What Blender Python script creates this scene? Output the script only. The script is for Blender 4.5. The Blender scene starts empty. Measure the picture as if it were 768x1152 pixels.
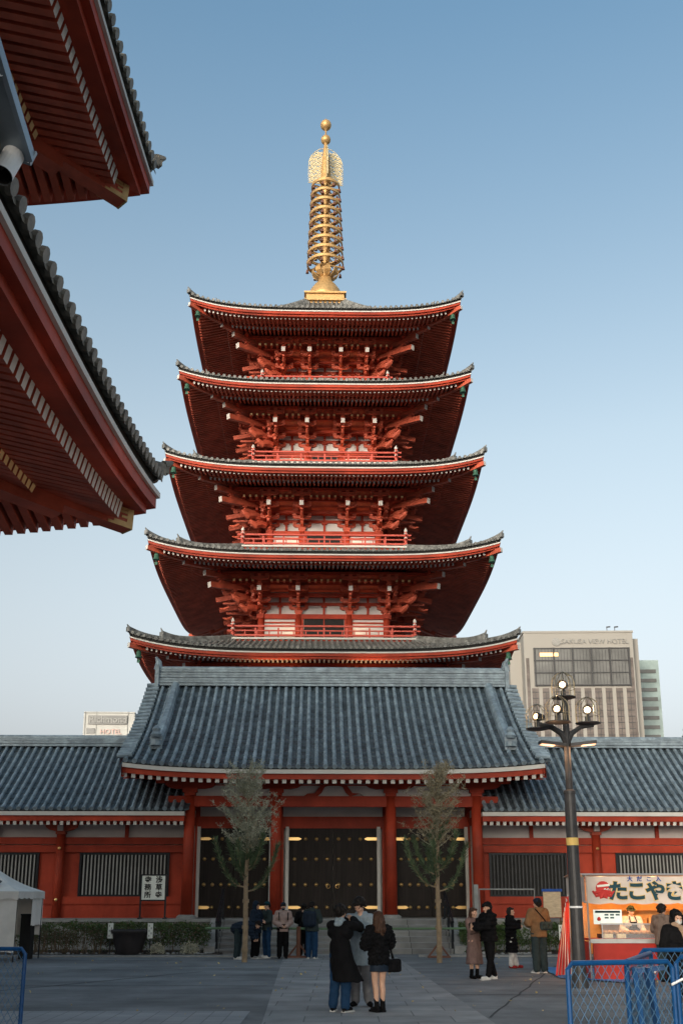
import bpy, math, random
from mathutils import Vector, Matrix, noise
R = math.radians
V = Vector
random.seed(7)
C = bpy.context.scene.collection

# ------------------------------------------------------------------ materials
def mat(name, col, rough=0.6, metal=0.0, var=0.15, scale=3.0, bump=0.0, bscale=40.0, detail=4.0,
        col2=None, emit=None, estr=0.0, coat=0.0, trans=0.0, alpha=None, stretch=(1, 1, 1), spec=.3, cell=0.0, cscale=3.0, grime=0.0):
    m = bpy.data.materials.new(name); m.use_nodes = True
    nt = m.node_tree; N = nt.nodes; L = nt.links
    b = N['Principled BSDF']
    tc = N.new('ShaderNodeTexCoord'); mp = N.new('ShaderNodeMapping')
    mp.inputs['Scale'].default_value = stretch
    L.new(tc.outputs['Object'], mp.inputs['Vector'])
    nz = N.new('ShaderNodeTexNoise'); nz.inputs['Scale'].default_value = scale
    nz.inputs['Detail'].default_value = detail; nz.inputs['Roughness'].default_value = 0.6
    L.new(mp.outputs[0], nz.inputs['Vector'])
    rp = N.new('ShaderNodeValToRGB'); rp.color_ramp.elements[0].position = 0.3; rp.color_ramp.elements[1].position = 0.7
    c1 = [max(0, c * (1 - var)) for c in col]; c2 = col2 if col2 else [min(1, c * (1 + var)) for c in col]
    rp.color_ramp.elements[0].color = (*c1, 1); rp.color_ramp.elements[1].color = (*c2, 1)
    L.new(nz.outputs[0], rp.inputs[0]); src = rp.outputs[0]
    def mul(src, fac):
        mx = N.new('ShaderNodeMix'); mx.data_type = 'RGBA'; mx.blend_type = 'MULTIPLY'; mx.inputs[0].default_value = 1
        L.new(src, mx.inputs[6]); L.new(fac, mx.inputs[7]); return mx.outputs[2]
    if cell:                                            # tone differing from tile to tile
        vo = N.new('ShaderNodeTexVoronoi'); vo.inputs['Scale'].default_value = cscale; L.new(tc.outputs['Object'], vo.inputs['Vector'])
        sp_ = N.new('ShaderNodeSeparateColor'); L.new(vo.outputs['Color'], sp_.inputs[0])
        mr = N.new('ShaderNodeMapRange'); mr.inputs[3].default_value = 1 - cell; mr.inputs[4].default_value = 1 + cell; L.new(sp_.outputs[0], mr.inputs[0]); src = mul(src, mr.outputs[0])
    if grime:                                           # broad weather stains
        n3 = N.new('ShaderNodeTexNoise'); n3.inputs['Scale'].default_value = .45; n3.inputs['Detail'].default_value = 9; n3.inputs['Roughness'].default_value = .68; L.new(tc.outputs['Object'], n3.inputs['Vector'])
        mr = N.new('ShaderNodeMapRange'); mr.inputs[1].default_value = .35; mr.inputs[2].default_value = .65; mr.inputs[3].default_value = 1 - grime; mr.inputs[4].default_value = 1 + grime * .5; L.new(n3.outputs[0], mr.inputs[0]); src = mul(src, mr.outputs[0])
    L.new(src, b.inputs['Base Color']); b.inputs['Specular IOR Level'].default_value = spec
    b.inputs['Roughness'].default_value = rough; b.inputs['Metallic'].default_value = metal
    if coat: b.inputs['Coat Weight'].default_value = coat
    if trans: b.inputs['Transmission Weight'].default_value = trans
    if alpha is not None: b.inputs['Alpha'].default_value = alpha
    if emit: b.inputs['Emission Color'].default_value = (*emit, 1); b.inputs['Emission Strength'].default_value = estr
    if bump:
        n2 = N.new('ShaderNodeTexNoise'); n2.inputs['Scale'].default_value = bscale; n2.inputs['Detail'].default_value = 3
        L.new(mp.outputs[0], n2.inputs['Vector'])
        bp = N.new('ShaderNodeBump'); bp.inputs['Strength'].default_value = bump; bp.inputs['Distance'].default_value = 0.02
        L.new(n2.outputs[0], bp.inputs['Height']); L.new(bp.outputs[0], b.inputs['Normal'])
    return m

def brick_mat(name, c1, c2, mortar, w, h, msize, rough=0.8, bump=0.3, rotx=False, off=0.5, stain=0.35):
    m = bpy.data.materials.new(name); m.use_nodes = True
    nt = m.node_tree; N = nt.nodes; L = nt.links; b = N['Principled BSDF']
    tc = N.new('ShaderNodeTexCoord'); mp = N.new('ShaderNodeMapping')
    if rotx: mp.inputs['Rotation'].default_value = (R(90), 0, 0)
    L.new(tc.outputs['Object'], mp.inputs['Vector'])
    br = N.new('ShaderNodeTexBrick'); br.offset = off
    br.inputs['Color1'].default_value = (*c1, 1); br.inputs['Color2'].default_value = (*c2, 1)
    br.inputs['Mortar'].default_value = (*mortar, 1); br.inputs['Scale'].default_value = 1
    br.inputs['Brick Width'].default_value = w; br.inputs['Row Height'].default_value = h
    br.inputs['Mortar Size'].default_value = msize; br.inputs['Mortar Smooth'].default_value = 0.3
    L.new(mp.outputs[0], br.inputs['Vector'])
    nz = N.new('ShaderNodeTexNoise'); nz.inputs['Scale'].default_value = 1.3; nz.inputs['Detail'].default_value = 8
    L.new(mp.outputs[0], nz.inputs['Vector'])
    mr = N.new('ShaderNodeMapRange'); mr.inputs[1].default_value = .3; mr.inputs[2].default_value = .7
    mr.inputs[3].default_value = 1 - stain; mr.inputs[4].default_value = 1 + stain * .6
    L.new(nz.outputs[0], mr.inputs[0])
    mx = N.new('ShaderNodeMix'); mx.data_type = 'RGBA'; mx.blend_type = 'MULTIPLY'; mx.inputs[0].default_value = 1
    L.new(br.outputs[0], mx.inputs[6]); L.new(mr.outputs[0], mx.inputs[7]); L.new(mx.outputs[2], b.inputs['Base Color'])
    b.inputs['Roughness'].default_value = rough
    bp = N.new('ShaderNodeBump'); bp.inputs['Strength'].default_value = bump; bp.inputs['Distance'].default_value = .01; bp.invert = True
    L.new(br.outputs['Fac'], bp.inputs['Height']); L.new(bp.outputs[0], b.inputs['Normal'])
    return m

M = {}
M['red'] = mat('vermilion paint', (.35, .042, .018), .58, spec=.22, grime=.34, var=.22, scale=1.1, bump=.12, bscale=14, stretch=(1, 1, .35))
M['red2'] = mat('vermilion rafters', (.46, .090, .048), .55, var=.32, scale=1.5)
M['redrail'] = mat('faded vermilion rail', (.50, .085, .06), .6, var=.15, scale=4)
M['white'] = mat('white lime paint', (.56, .53, .49), .7, var=.08, scale=2)
M['plaster'] = mat('lime plaster', (.58, .55, .52), .85, var=.10, scale=.9, bump=.08, bscale=12)
M['ochre'] = mat('ochre rafter ends', (.80, .56, .27), .6, var=.12)
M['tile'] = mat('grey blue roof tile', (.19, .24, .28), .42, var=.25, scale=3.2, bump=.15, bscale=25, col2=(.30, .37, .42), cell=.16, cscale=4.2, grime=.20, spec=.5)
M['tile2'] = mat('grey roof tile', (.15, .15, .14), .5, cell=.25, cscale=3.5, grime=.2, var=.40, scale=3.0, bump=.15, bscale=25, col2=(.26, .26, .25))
M['tile3'] = mat('weathered hall tile', (.15, .135, .115), .55, var=.4, scale=5, bump=.2, bscale=30, col2=(.25, .22, .18))
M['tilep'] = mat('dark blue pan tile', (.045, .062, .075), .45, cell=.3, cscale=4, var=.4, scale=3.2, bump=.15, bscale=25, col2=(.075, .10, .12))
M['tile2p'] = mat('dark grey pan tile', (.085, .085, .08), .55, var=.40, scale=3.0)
M['tile3p'] = mat('weathered pan tile', (.17, .15, .12), .6, var=.4, scale=5, bump=.2, bscale=30)
M['gold'] = mat('gilded bronze', (.54, .335, .14), .48, metal=.45, var=.18, scale=5)
M['goldpale'] = mat('pale gilt openwork', (.60, .50, .30), .6, metal=.2, var=.15, scale=8)
M['brass'] = mat('polished brass studs', (.85, .55, .22), .28, metal=.9, var=.1)
M['bronze'] = mat('green patina bronze', (.045, .12, .08), .6, metal=.3, var=.3, scale=12)
M['door'] = mat('dark lacquered door boards', (.022, .017, .015), .5, var=.35, scale=1.5, stretch=(6, 1, .4), bump=.1, bscale=6, spec=.12)
M['dark'] = mat('dark interior', (.018, .017, .016), .8, var=.2)
M['slat'] = mat('grey painted slats', (.27, .27, .26), .6, var=.2, scale=2)
M['black'] = mat('black metal', (.02, .022, .025), .4, metal=.3, var=.2)
M['darkmetal'] = mat('dark grey pole paint', (.05, .05, .052), .5, metal=.3, var=.25, scale=4)
M['stone'] = mat('granite', (.27, .265, .25), .8, var=.22, scale=5, bump=.2, bscale=50)
M['steps'] = brick_mat('granite steps blocks', (.26, .26, .25), (.20, .20, .20), (.06, .06, .06), 1.3, 10, .012, rotx=False)
M['asphalt'] = mat('asphalt', (.225, .228, .228), .9, var=.22, scale=.6, spec=.1, grime=.32, bump=.5, bscale=220, detail=10, stretch=(.35, 1.5, 1))
M['path'] = brick_mat('stone slab paving', (.24, .24, .235), (.30, .295, .285), (.13, .13, .13), 1.15, .82, .012, stain=.3)
M['strip'] = brick_mat('pale pavers', (.26, .265, .27), (.31, .31, .31), (.16, .16, .16), .3, .3, .01, stain=.2, off=0)
M['leafdark'] = mat('hedge leaves', (.035, .075, .02), .55, var=.5, scale=2.5, col2=(.085, .14, .035))
M['leafdry'] = mat('dry hedge twigs', (.12, .085, .05), .8, var=.4, scale=3)
M['pine'] = mat('pine needles', (.06, .105, .05), .6, var=.4, scale=3, col2=(.13, .18, .09))
M['paletwig'] = mat('pale bare twigs', (.42, .39, .28), .8, var=.35, scale=5)
M['paleleaf'] = mat('grey green leaves', (.30, .33, .22), .7, var=.4, scale=4, col2=(.52, .50, .38))
M['bark'] = mat('pale stake bark', (.26, .19, .12), .85, var=.3, scale=5, bump=.4, bscale=30)
M['bamboo'] = mat('green pipe rail', (.10, .17, .09), .4, var=.25, scale=3)
M['rust'] = mat('brown post', (.16, .07, .045), .7, var=.2)
M['soil'] = mat('soil', (.06, .045, .035), .95, var=.4, scale=6, bump=.5)
M['blue'] = mat('blue painted steel', (.004, .055, .17), .4, var=.22, scale=6)
M['bluewire'] = mat('blue wire mesh', (.06, .14, .24), .5, var=.2)
M['tarp'] = mat('bright blue tarpaulin', (.03, .27, .62), .45, var=.2, scale=3, bump=.5, bscale=6)
M['canvas'] = mat('white tent canvas', (.74, .70, .64), .8, var=.10, scale=1.5, bump=.5, bscale=5)
M['banner'] = mat('cream banner cloth', (.60, .53, .47), .8, var=.08, scale=2)
M['ink'] = mat('dark teal lettering', (.012, .05, .065), .7, var=.1)
M['inkblue'] = mat('blue lettering', (.02, .07, .28), .7, var=.1)
M['inkred'] = mat('red ink', (.48, .04, .035), .7, var=.15)
M['yellow'] = mat('mustard outline', (.65, .45, .14), .7, var=.1)
M['paper'] = mat('sign panel', (.72, .73, .66), .6, var=.05)
M['inkblack'] = mat('black lettering', (.02, .02, .02), .6, var=.1)
M['stallred'] = mat('stall red counter', (.36, .022, .012), .4, var=.15)
M['stallwood'] = mat('warm wood shelves', (.45, .24, .09), .6, var=.3, scale=6)
M['steel'] = mat('worn steel', (.45, .44, .42), .35, metal=.7, var=.15)
M['clear'] = mat('clear plastic sheet', (.9, .9, .9), .15, var=.02, alpha=.10)
M['hotel'] = mat('cream concrete', (.29, .275, .25), .8, var=.05, scale=.05)
M['hotelglass'] = mat('brown tinted windows', (.12, .10, .09), .2, var=.35, scale=.25, stretch=(1, 1, 2))
M['hotelglass2'] = mat('grey tinted windows', (.13, .13, .125), .12, var=.3, scale=.12)
M['teal'] = mat('pale teal cladding', (.27, .34, .33), .4, var=.2, scale=.3)
M['pale'] = mat('pale panel cladding', (.42, .42, .40), .7, var=.08, scale=.3)
M['bulbw'] = mat('lit lamp lens', (1, .85, .7), .5, emit=(1, .66, .36), estr=3.2)
M['bulbwarm'] = mat('lit warm lamp lens', (1, .7, .4), .5, emit=(1, .55, .25), estr=4)
M['led'] = mat('lit panel lamp', (.3, .2, .15), .5, emit=(1, .50, .28), estr=.4)
M['stallbulb'] = mat('lit stall bulb', (1, .7, .4), .5, emit=(1, .55, .2), estr=12)
M['menu'] = mat('backlit menu', (.6, .66, .62), .5, emit=(.8, .95, .85), estr=.12)
M['hotelsign'] = mat('orange lit windows', (1, .6, .3), .5, emit=(1, .42, .12), estr=.6)
M['tape'] = mat('white tape', (.75, .75, .75), .5)
M['greymetal'] = mat('grey flashing', (.23, .27, .31), .42, metal=.35, var=.18, scale=2)
M['duct'] = mat('white cylinder pipe', (.62, .62, .62), .45, var=.08)
M['ground'] = mat('town ground', (.27, .26, .245), .9, var=.2, scale=.05)

# ------------------------------------------------------------------ mesh builder
class MB:
    def __init__(s): s.v = []; s.f = []; s.m = []; s.T = None
    def add(s, vs, fs, mi=0):
        o = len(s.v)
        if s.T is not None: vs = [s.T @ V(p) for p in vs]
        s.v += [tuple(p) for p in vs]; s.f += [tuple(i + o for i in f) for f in fs]
        s.m += (mi if isinstance(mi, list) else [mi] * len(fs))
    def box(s, c, d, mi=0, rz=0, ends=None):
        x, y, z = d[0] / 2, d[1] / 2, d[2] / 2
        vs = [V((sx * x, sy * y, sz * z)) for sx in (-1, 1) for sy in (-1, 1) for sz in (-1, 1)]
        if rz: rm = Matrix.Rotation(rz, 3, 'Z'); vs = [rm @ p for p in vs]
        vs = [p + V(c) for p in vs]
        s.add(vs, [(0, 1, 3, 2), (4, 6, 7, 5), (0, 4, 5, 1), (2, 3, 7, 6), (0, 2, 6, 4), (1, 5, 7, 3)], mi)
    def beam(s, p0, p1, w, h, mi=0, e0=None, e1=None, up=V((0, 0, 1)), h1=None, w1=None):
        p0 = V(p0); p1 = V(p1); d = (p1 - p0).normalized()
        sd = d.cross(up)
        if sd.length < 1e-4: sd = d.cross(V((0, 1, 0)))
        sd.normalize(); u = sd.cross(d).normalized()
        vs = []
        for p, ww, hh in ((p0, w, h), (p1, w1 or w, h1 or h)):
            for a, b in ((-1, -1), (1, -1), (1, 1), (-1, 1)): vs.append(p + sd * a * ww / 2 + u * b * hh / 2)
        e0 = mi if e0 is None else e0; e1 = mi if e1 is None else e1
        s.add(vs, [(0, 3, 2, 1), (4, 5, 6, 7), (0, 1, 5, 4), (1, 2, 6, 5), (2, 3, 7, 6), (3, 0, 4, 7)], [e0, e1, mi, mi, mi, mi])
    def tube(s, p0, p1, r0, r1=None, n=10, mi=0, caps=True, cm=None):
        p0 = V(p0); p1 = V(p1); r1 = r0 if r1 is None else r1
        d = (p1 - p0).normalized(); a = d.orthogonal().normalized(); b = d.cross(a)
        vs = []
        for p, r in ((p0, r0), (p1, r1)):
            for i in range(n):
                t = 2 * math.pi * i / n; vs.append(p + (a * math.cos(t) + b * math.sin(t)) * r)
        fs = [(i, (i + 1) % n, n + (i + 1) % n, n + i) for i in range(n)]; ms = [mi] * n
        if caps:
            fs += [tuple(range(n))[::-1], tuple(range(n, 2 * n))]; ms += [mi if cm is None else cm] * 2
        s.add(vs, fs, ms)
    def path(s, pts, rs, n=8, mi=0):
        pts = [V(p) for p in pts]
        if not isinstance(rs, (list, tuple)): rs = [rs] * len(pts)
        vs = []; a = None
        for i, p in enumerate(pts):
            d = (pts[min(i + 1, len(pts) - 1)] - pts[max(i - 1, 0)]).normalized()
            a = d.orthogonal().normalized() if a is None else (a - d * a.dot(d)).normalized()
            b = d.cross(a)
            for k in range(n):
                t = 2 * math.pi * k / n; vs.append(p + (a * math.cos(t) + b * math.sin(t)) * rs[i])
        fs = []
        for i in range(len(pts) - 1):
            for k in range(n): fs.append((i * n + k, i * n + (k + 1) % n, (i + 1) * n + (k + 1) % n, (i + 1) * n + k))
        fs += [tuple(range(n))[::-1], tuple(range((len(pts) - 1) * n, len(pts) * n))]
        s.add(vs, fs, mi)
    def lathe(s, prof, c=(0, 0, 0), n=20, mi=0):
        c = V(c); vs = []
        for r, z in prof:
            for i in range(n):
                t = 2 * math.pi * i / n; vs.append(c + V((r * math.cos(t), r * math.sin(t), z)))
        fs = []
        for j in range(len(prof) - 1):
            for i in range(n): fs.append((j * n + i, j * n + (i + 1) % n, (j + 1) * n + (i + 1) % n, (j + 1) * n + i))
        fs += [tuple(range(n))[::-1], tuple(range((len(prof) - 1) * n, len(prof) * n))]
        s.add(vs, fs, mi)
    def prism(s, pts, y0, y1, mi=0):          # outline in XZ extruded along Y
        n = len(pts)
        vs = [V((x, y0, z)) for x, z in pts] + [V((x, y1, z)) for x, z in pts]
        fs = [tuple(range(n)), tuple(range(n, 2 * n))[::-1]] + [(i, i + n, (i + 1) % n + n, (i + 1) % n) for i in range(n)]
        s.add(vs, fs, mi)
    def grid(s, P, mi=0):
        h = len(P); w = len(P[0])
        s.add([p for r in P for p in r], [(j * w + i, j * w + i + 1, (j + 1) * w + i + 1, (j + 1) * w + i) for j in range(h - 1) for i in range(w - 1)], mi)
    def build(s, name, mats, parent=None, label=None, smooth=False, loc=None, rz=0):
        me = bpy.data.meshes.new(name)
        me.from_pydata(s.v, [], s.f)
        if not isinstance(mats, (list, tuple)): mats = [mats]
        for m in mats: me.materials.append(m)
        me.polygons.foreach_set('material_index', s.m)
        if smooth: me.polygons.foreach_set('use_smooth', [True] * len(s.f))
        me.update()
        o = bpy.data.objects.new(name, me); C.objects.link(o)
        if parent: o.parent = parent
        if loc: o.location = loc
        if rz: o.rotation_euler.z = rz
        if label: o['label'] = label
        return o

def thing(name, label, cat, loc=(0, 0, 0), rz=0, group=None):
    o = bpy.data.objects.new(name, None); C.objects.link(o); o.empty_display_size = .3
    o.location = loc; o.rotation_euler = (0, 0, rz); o['label'] = label; o['category'] = cat
    if group: o['group'] = group
    return o
def tag(o, label, cat, group=None, kind=None):
    o['label'] = label; o['category'] = cat
    if group: o['group'] = group
    if kind: o['kind'] = kind
    return o
def dup(o, parent=None, loc=None, rz=None):
    c = o.copy(); C.objects.link(c); c.parent = parent
    if loc is not None: c.location = loc
    if rz is not None: c.rotation_euler = (0, 0, rz)
    for ch in list(o.children): dup(ch, c)
    return c
def lerp(a, b, t): return a + (b - a) * t
def rotz(p, k):
    x, y, z = p
    for _ in range(k): x, y = -y, x
    return V((x, y, z))
_txt = {}
def text(name, body, size, mt, parent, loc, rot=(R(90), 0, 0), extrude=.01, align='CENTER', bold=0.0, spacing=1.0):
    cu = bpy.data.curves.new(name, 'FONT'); cu.body = body; cu.size = size; cu.extrude = extrude; cu.offset = bold
    cu.align_x = align; cu.align_y = 'CENTER'; cu.resolution_u = 3; cu.space_character = spacing
    t = bpy.data.objects.new(name, cu); C.objects.link(t)
    bpy.context.view_layer.update()
    me = bpy.data.meshes.new_from_object(t.evaluated_get(bpy.context.evaluated_depsgraph_get()))
    C.objects.unlink(t); bpy.data.objects.remove(t)
    o = bpy.data.objects.new(name, me); me.materials.clear(); me.materials.append(mt); C.objects.link(o)
    o.parent = parent; o.location = loc; o.rotation_euler = rot
    return o

# ------------------------------------------------------------------ tiled roofs
def tile_rows(mb, P, ss, tmax, step=.34, r=.085, mi=0, pmi=1, seg=5, pan=True, endcap=True, sp=.3, capm=None, t0=0.0):
    """P(s,t)->Vector surface; cover tubes at each s, stepped pans between."""
    for s in ss:
        tm = tmax(s)
        if tm - t0 < .12: continue
        n = max(1, int((tm - t0) / step))
        rings = []
        for i in range(n + 1):
            t = t0 + (tm - t0) * i / n
            if i > 0: rings.append((t, r * .82))
            if i < n: rings.append((t, r))
        vs = []
        for (t, rr) in rings:
            p = P(s, t); q = P(s, t + .05); q2 = P(s + .02, t)
            d = (q - p).normalized(); sd = (q2 - p).normalized(); nn = sd.cross(d)
            if nn.z < 0: nn = -nn
            nn.normalize()
            for k in range(seg + 1):
                a = math.pi * k / seg; vs.append(p + sd * math.cos(a) * rr + nn * (math.sin(a) * rr * 1.15 + .01))
        w = seg + 1
        fs = [(j * w + k, j * w + k + 1, (j + 1) * w + k + 1, (j + 1) * w + k) for j in range(len(rings) - 1) for k in range(seg)]
        mb.add(vs, fs, mi)
        if endcap:
            p = P(s, t0); q = P(s, t0 + .05); d = (q - p).normalized()
            mb.tube(p - d * .05 + V((0, 0, .02)), p + d * .02 + V((0, 0, .02)), r * 1.12, n=10, mi=mi if capm is None else capm)
    if pan:
        for s in ss:
            for sgn in (0,):
                sa, sb = s, s + sp
                tm = min(tmax(sa), tmax(sb)) if True else 0
                tmA, tmB = tmax(sa), tmax(sb)
                if max(tmA, tmB) <= t0: continue
                tm = max(tmA, tmB)
                n = max(1, int((tm - t0) / step))
                rows = []
                for i in range(n + 1):
                    t = t0 + (tm - t0) * i / n
                    for kk in ((0, 1) if 0 < i < n else ((1,) if i == 0 else (0,))):
                        dz = .025 if kk else 0
                        row = []
                        for u in (0, .5, 1):
                            su = lerp(sa, sb, u); tt = min(t, max(t0, tmax(su)))
                            row.append(P(su, tt) + V((0, 0, dz - (.03 if u == .5 else 0))))
                        rows.append(row)
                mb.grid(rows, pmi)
                # drip edge
                a, m_, b = rows[0]
                mb.add([a, m_, b, b - V((0, 0, .06)), m_ - V((0, 0, .07)), a - V((0, 0, .06))], [(0, 5, 4, 1), (1, 4, 3, 2)], pmi)

def hip_roof(parent, name, a, zm, k, lift, mats, spacing, raf, sides=(0, 1, 2, 3), tmax_all=None, sc=1.0, slope0=.27, fly=1.9, base_to=4.9,
             tile_r=.085, ends=('white', 'white'), step=.34, fascia='red', topcap=None, ridge=True, srange=None, hip0=-.02, gilt=False, tipw=1.0, rh=1.0):
    """square hipped roof centred on parent's origin, eave half width a, eave white line at zm in mid side."""
    def lf(s, t):
        q = min(1.0, abs(s) / a)
        return lift * (q ** 4.0) * max(0.0, 1 - t / (.62 * a)) ** 1.3
    eb = .36 * sc                                        # build up above the white line
    def S(s, t): return V((s, -a + t, zm + eb + slope0 * t + k * t * t + lf(s, t)))
    tcap = tmax_all if tmax_all else a
    def tm(s): return min(tcap, a - abs(s))
    n = int(2 * a / spacing); ss = [-a + spacing * .5 + i * (2 * a - spacing) / (n - 1) for i in range(n)]
    sp = ss[1] - ss[0]
    if srange: ss = [s for s in ss if srange(s)]
    root = bpy.data.objects.new('roof', None); C.objects.link(root); root.parent = parent
    T = MB(); F = MB(); B = MB(); K = MB()
    for kside in sides:
        rm = Matrix.Rotation(math.pi / 2 * kside, 4, 'Z')
        sr = (lambda s: True) if not srange else srange
        for m_ in (T, F, B, K): m_.T = rm
        tile_rows(T, S, ss, tm, step=step, r=tile_r, sp=sp)
        # eave build-up: strips following the curve, mitred at the corners
        NS = 48
        def strip(mb, t0, t1, z0, z1, mi):
            P0 = []
            for i in range(NS + 1):
                q = -1 + 2 * i / NS; q = math.copysign(abs(q) ** .8, q)
                s0 = q * (a - t0); s1 = q * (a - t1)
                l0 = lf(q * a, 0)
                P0.append([V((s0, -a + t0, zm + z1 + l0)), V((s0, -a + t0, zm + z0 + l0)), V((s1, -a + t1, zm + z0 + l0)), V((s1, -a + t1, zm + z1 + l0)), V((s0, -a + t0, zm + z1 + l0))])
            mb.grid(P0, mi)
        strip(F, .10 * sc, .5 * sc, .10 * sc, eb, 3)         # boards under tiles, near black to paint in the gap's shade
        strip(F, .00, .5 * sc, .015 * sc, .10 * sc, 1)       # white line
        strip(F, .05 * sc, .5 * sc, -.17 * sc, .015 * sc, 0)
        strip(F, .17 * sc, .55 * sc, -.30 * sc, -.17 * sc, 0)
        # soffit boards
        zs = -.30 * sc
        def soff(s, t): return V((s, -a + t, zm + zs + .26 * t + lf(s, 0) * max(0, 1 - t / (.8 * a))))
        rows = []
        for j in range(9):
            t = lerp(.5 * sc, base_to, j / 8.)
            rows.append([soff((-1 + 2 * i / 40) * (a - t), t) for i in range(41)])
        B.grid(rows, 0)
        # rafters
        nr = int(2 * a / raf); 
        for i in range(nr):
            s = -a + raf * .5 + i * (2 * a - raf) / (nr - 1)
            if srange and not srange(s): continue
            tmx = a - abs(s) - .12
            if tmx > .6 * sc:
                t1 = min(fly + .3, tmx)
                K.beam(soff(s, .42 * sc) - V((0, 0, .09 * sc * rh)), soff(s, t1) - V((0, 0, .09 * sc * rh)), .115 * sc, .175 * sc * rh, 0, e0=1)
            if tmx > fly + .15:
                t1 = min(base_to, tmx)
                K.beam(soff(s, fly) - V((0, 0, .29 * sc)), soff(s, t1) - V((0, 0, .24 * sc)), .12 * sc, .18 * sc, 0, e0=2)
        # support board over the base rafter ends
        rows = []
        for i in range(41):
            s = (-1 + 2 * i / 40) * (a - fly); p = soff(s, fly)
            o = V((0, .10, 0))
            rows.append([p - V((0, .05, .03)), p - V((0, .05, .18 * sc)), p - V((0, .05, .18 * sc)) + o * 2.2, p + o * 2.2 - V((0, 0, .03))])
        K.grid(rows, 0)
        # hip beam
        for (t0, t1, h, w) in ((hip0, fly + .6, .30 * sc, .24 * sc), (fly - .25, base_to, .34 * sc, .28 * sc)):
            def hp(t):
                p = soff(a - t, t); return p
            dz = (.16 * sc if not gilt else .24 * sc) if t0 == hip0 else .36 * sc
            if gilt and t0 == hip0:
                GG = MB(); GG.T = rm; p = hp(t0) - V((0, 0, dz)); d = (hp(t0) - hp(t0 + .3)).normalized(); s_ = d.cross(V((0, 0, 1))).normalized()
                GG.beam(p - d * .01, p + d * .03, w + .02, h + .02)
                for side in (1, -1):
                    q = p + s_ * side * (w / 2 + .004)
                    for z0, z1, l0, l1 in ((-.5, .5, 0, .10), (-.5, -.36, .1, .50), (-.36, -.22, .1, .38), (-.05, .08, .1, .22), (.2, .34, .1, .30), (.36, .5, .1, .42)):
                        GG.beam(q - d * l1 + V((0, 0, (z0 + z1) / 2 * h)), q - d * l0 + V((0, 0, (z0 + z1) / 2 * h)), .014, (z1 - z0) * h)
                GG.build('gilt_tip', M['gold'], root)
            pts = [t0 + (t1 - t0) * j / 6 for j in range(7)]
            for j in range(6):
                K.beam(hp(pts[j]) - V((0, 0, dz)), hp(pts[j + 1]) - V((0, 0, dz)), w, h, 0, e0=(1 if j == 0 else 0))
    for m_ in (T, F, B, K): m_.T = None
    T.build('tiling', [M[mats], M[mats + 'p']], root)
    F.build('eave_board', [M[fascia], M['white'], M['red'], M['dark']], root)
    B.build('soffit', M['red2'], root)
    K.build('rafters', [M['red2'], M[ends[0]], M[ends[1]]], root)
    if ridge:
        for kc in range(4):
            G = MB()
            def hpnt(t): return rotz(S(a - t, t), kc)
            out = rotz(V((1, -1, 0)).normalized(), kc)
            def seg(t0, t1, h, w, tip, n):
                prev = None; pts = []
                for j in range(n + 1):
                    t = lerp(t0, t1, j / n)
                    up = tip * max(0, 1 - (t - t0) / (1.1 * sc)) ** 2
                    pts.append((hpnt(max(t, 0)) + out * (max(0, -t)) + V((0, 0, up)), h))
                rows = []
                sd = V((-out.y, out.x, 0))
                for p, hh in pts:
                    rows.append([p - sd * w - V((0, 0, .1)), p - sd * w * .8 + V((0, 0, hh * .7)), p - sd * w * .45 + V((0, 0, hh)), p + sd * w * .45 + V((0, 0, hh)), p + sd * w * .8 + V((0, 0, hh * .7)), p + sd * w - V((0, 0, .1))])
                G.grid(rows, 0)
                # end tile
                p = pts[0][0]
                G.beam(p + V((0, 0, h * .25)) + out * .0, p + V((0, 0, h * .25)) + out * .12 * sc * tipw, w * 2.2 * tipw, h * 1.2 * tipw, 0)
                G.path([p + V((0, 0, h * .8)), p + out * .08 * sc + V((0, 0, h * 1.1)), p + out * .16 * sc + V((0, 0, h * 1.45))], [.08 * sc, .06 * sc, .03 * sc], 6)
            seg(-.05, 2.05 * sc, .24 * sc * tipw, .13 * sc * tipw, .10 * sc, 10)
            seg(1.75 * sc, min(tcap, a * .98), .40 * sc, .16 * sc, .20 * sc, 16)
            G.build('hip_ridge', M[mats], root, smooth=False)
    root['zs'] = 0.0
    return root, S, lf
# ------------------------------------------------------------------ setting
def sheet(name, x0, x1, y0, y1, z, m, nx=1, ny=1, kind='structure', rz=0):
    mb = MB(); mb.grid([[V((lerp(x0, x1, i / nx), lerp(y0, y1, j / ny), z)) for i in range(nx + 1)] for j in range(ny + 1)])
    o = mb.build(name, m); o['kind'] = kind; o.rotation_euler.z = rz; return o
ROT = R(1.3)
sheet('ground', -1500, 1500, -1500, 1500, -.012, M['ground'])
sheet('plaza_asphalt', -45, 45, -30, 37, 0, M['asphalt'])
mb = MB(); mb.grid([[V((-1.13, 5, .004)), V((2.55, 5, .004))], [V((-1.18, 16, .004)), V((2.30, 16, .004))], [V((-1.95, 36.6, .004)), V((1.70, 36.6, .004))]])
o = mb.build('stone_path', M['path']); o['kind'] = 'structure'
sheet('paver_strip', -16, -1.5, 10.5, 17.95, .004, M['strip'])['kind'] = 'structure'
mb = MB(); mb.box((-11, 34.55, .02), (19, .55, .06), 0); o = mb.build('planting_kerb', M['stone']); o['kind'] = 'structure'
mb = MB(); mb.box((9.5, 34.75, .02), (14, .5, .06), 0); o = mb.build('planting_kerb', M['stone']); o['kind'] = 'structure'
mb = MB(); mb.box((-11.2, 36.3, .02), (14.4, 2.9, .10), 0); mb.box((12.2, 36.4, .02), (16, 2.8, .10), 0)
o = mb.build('planting_bed_soil', M['soil']); o['kind'] = 'structure'

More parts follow.
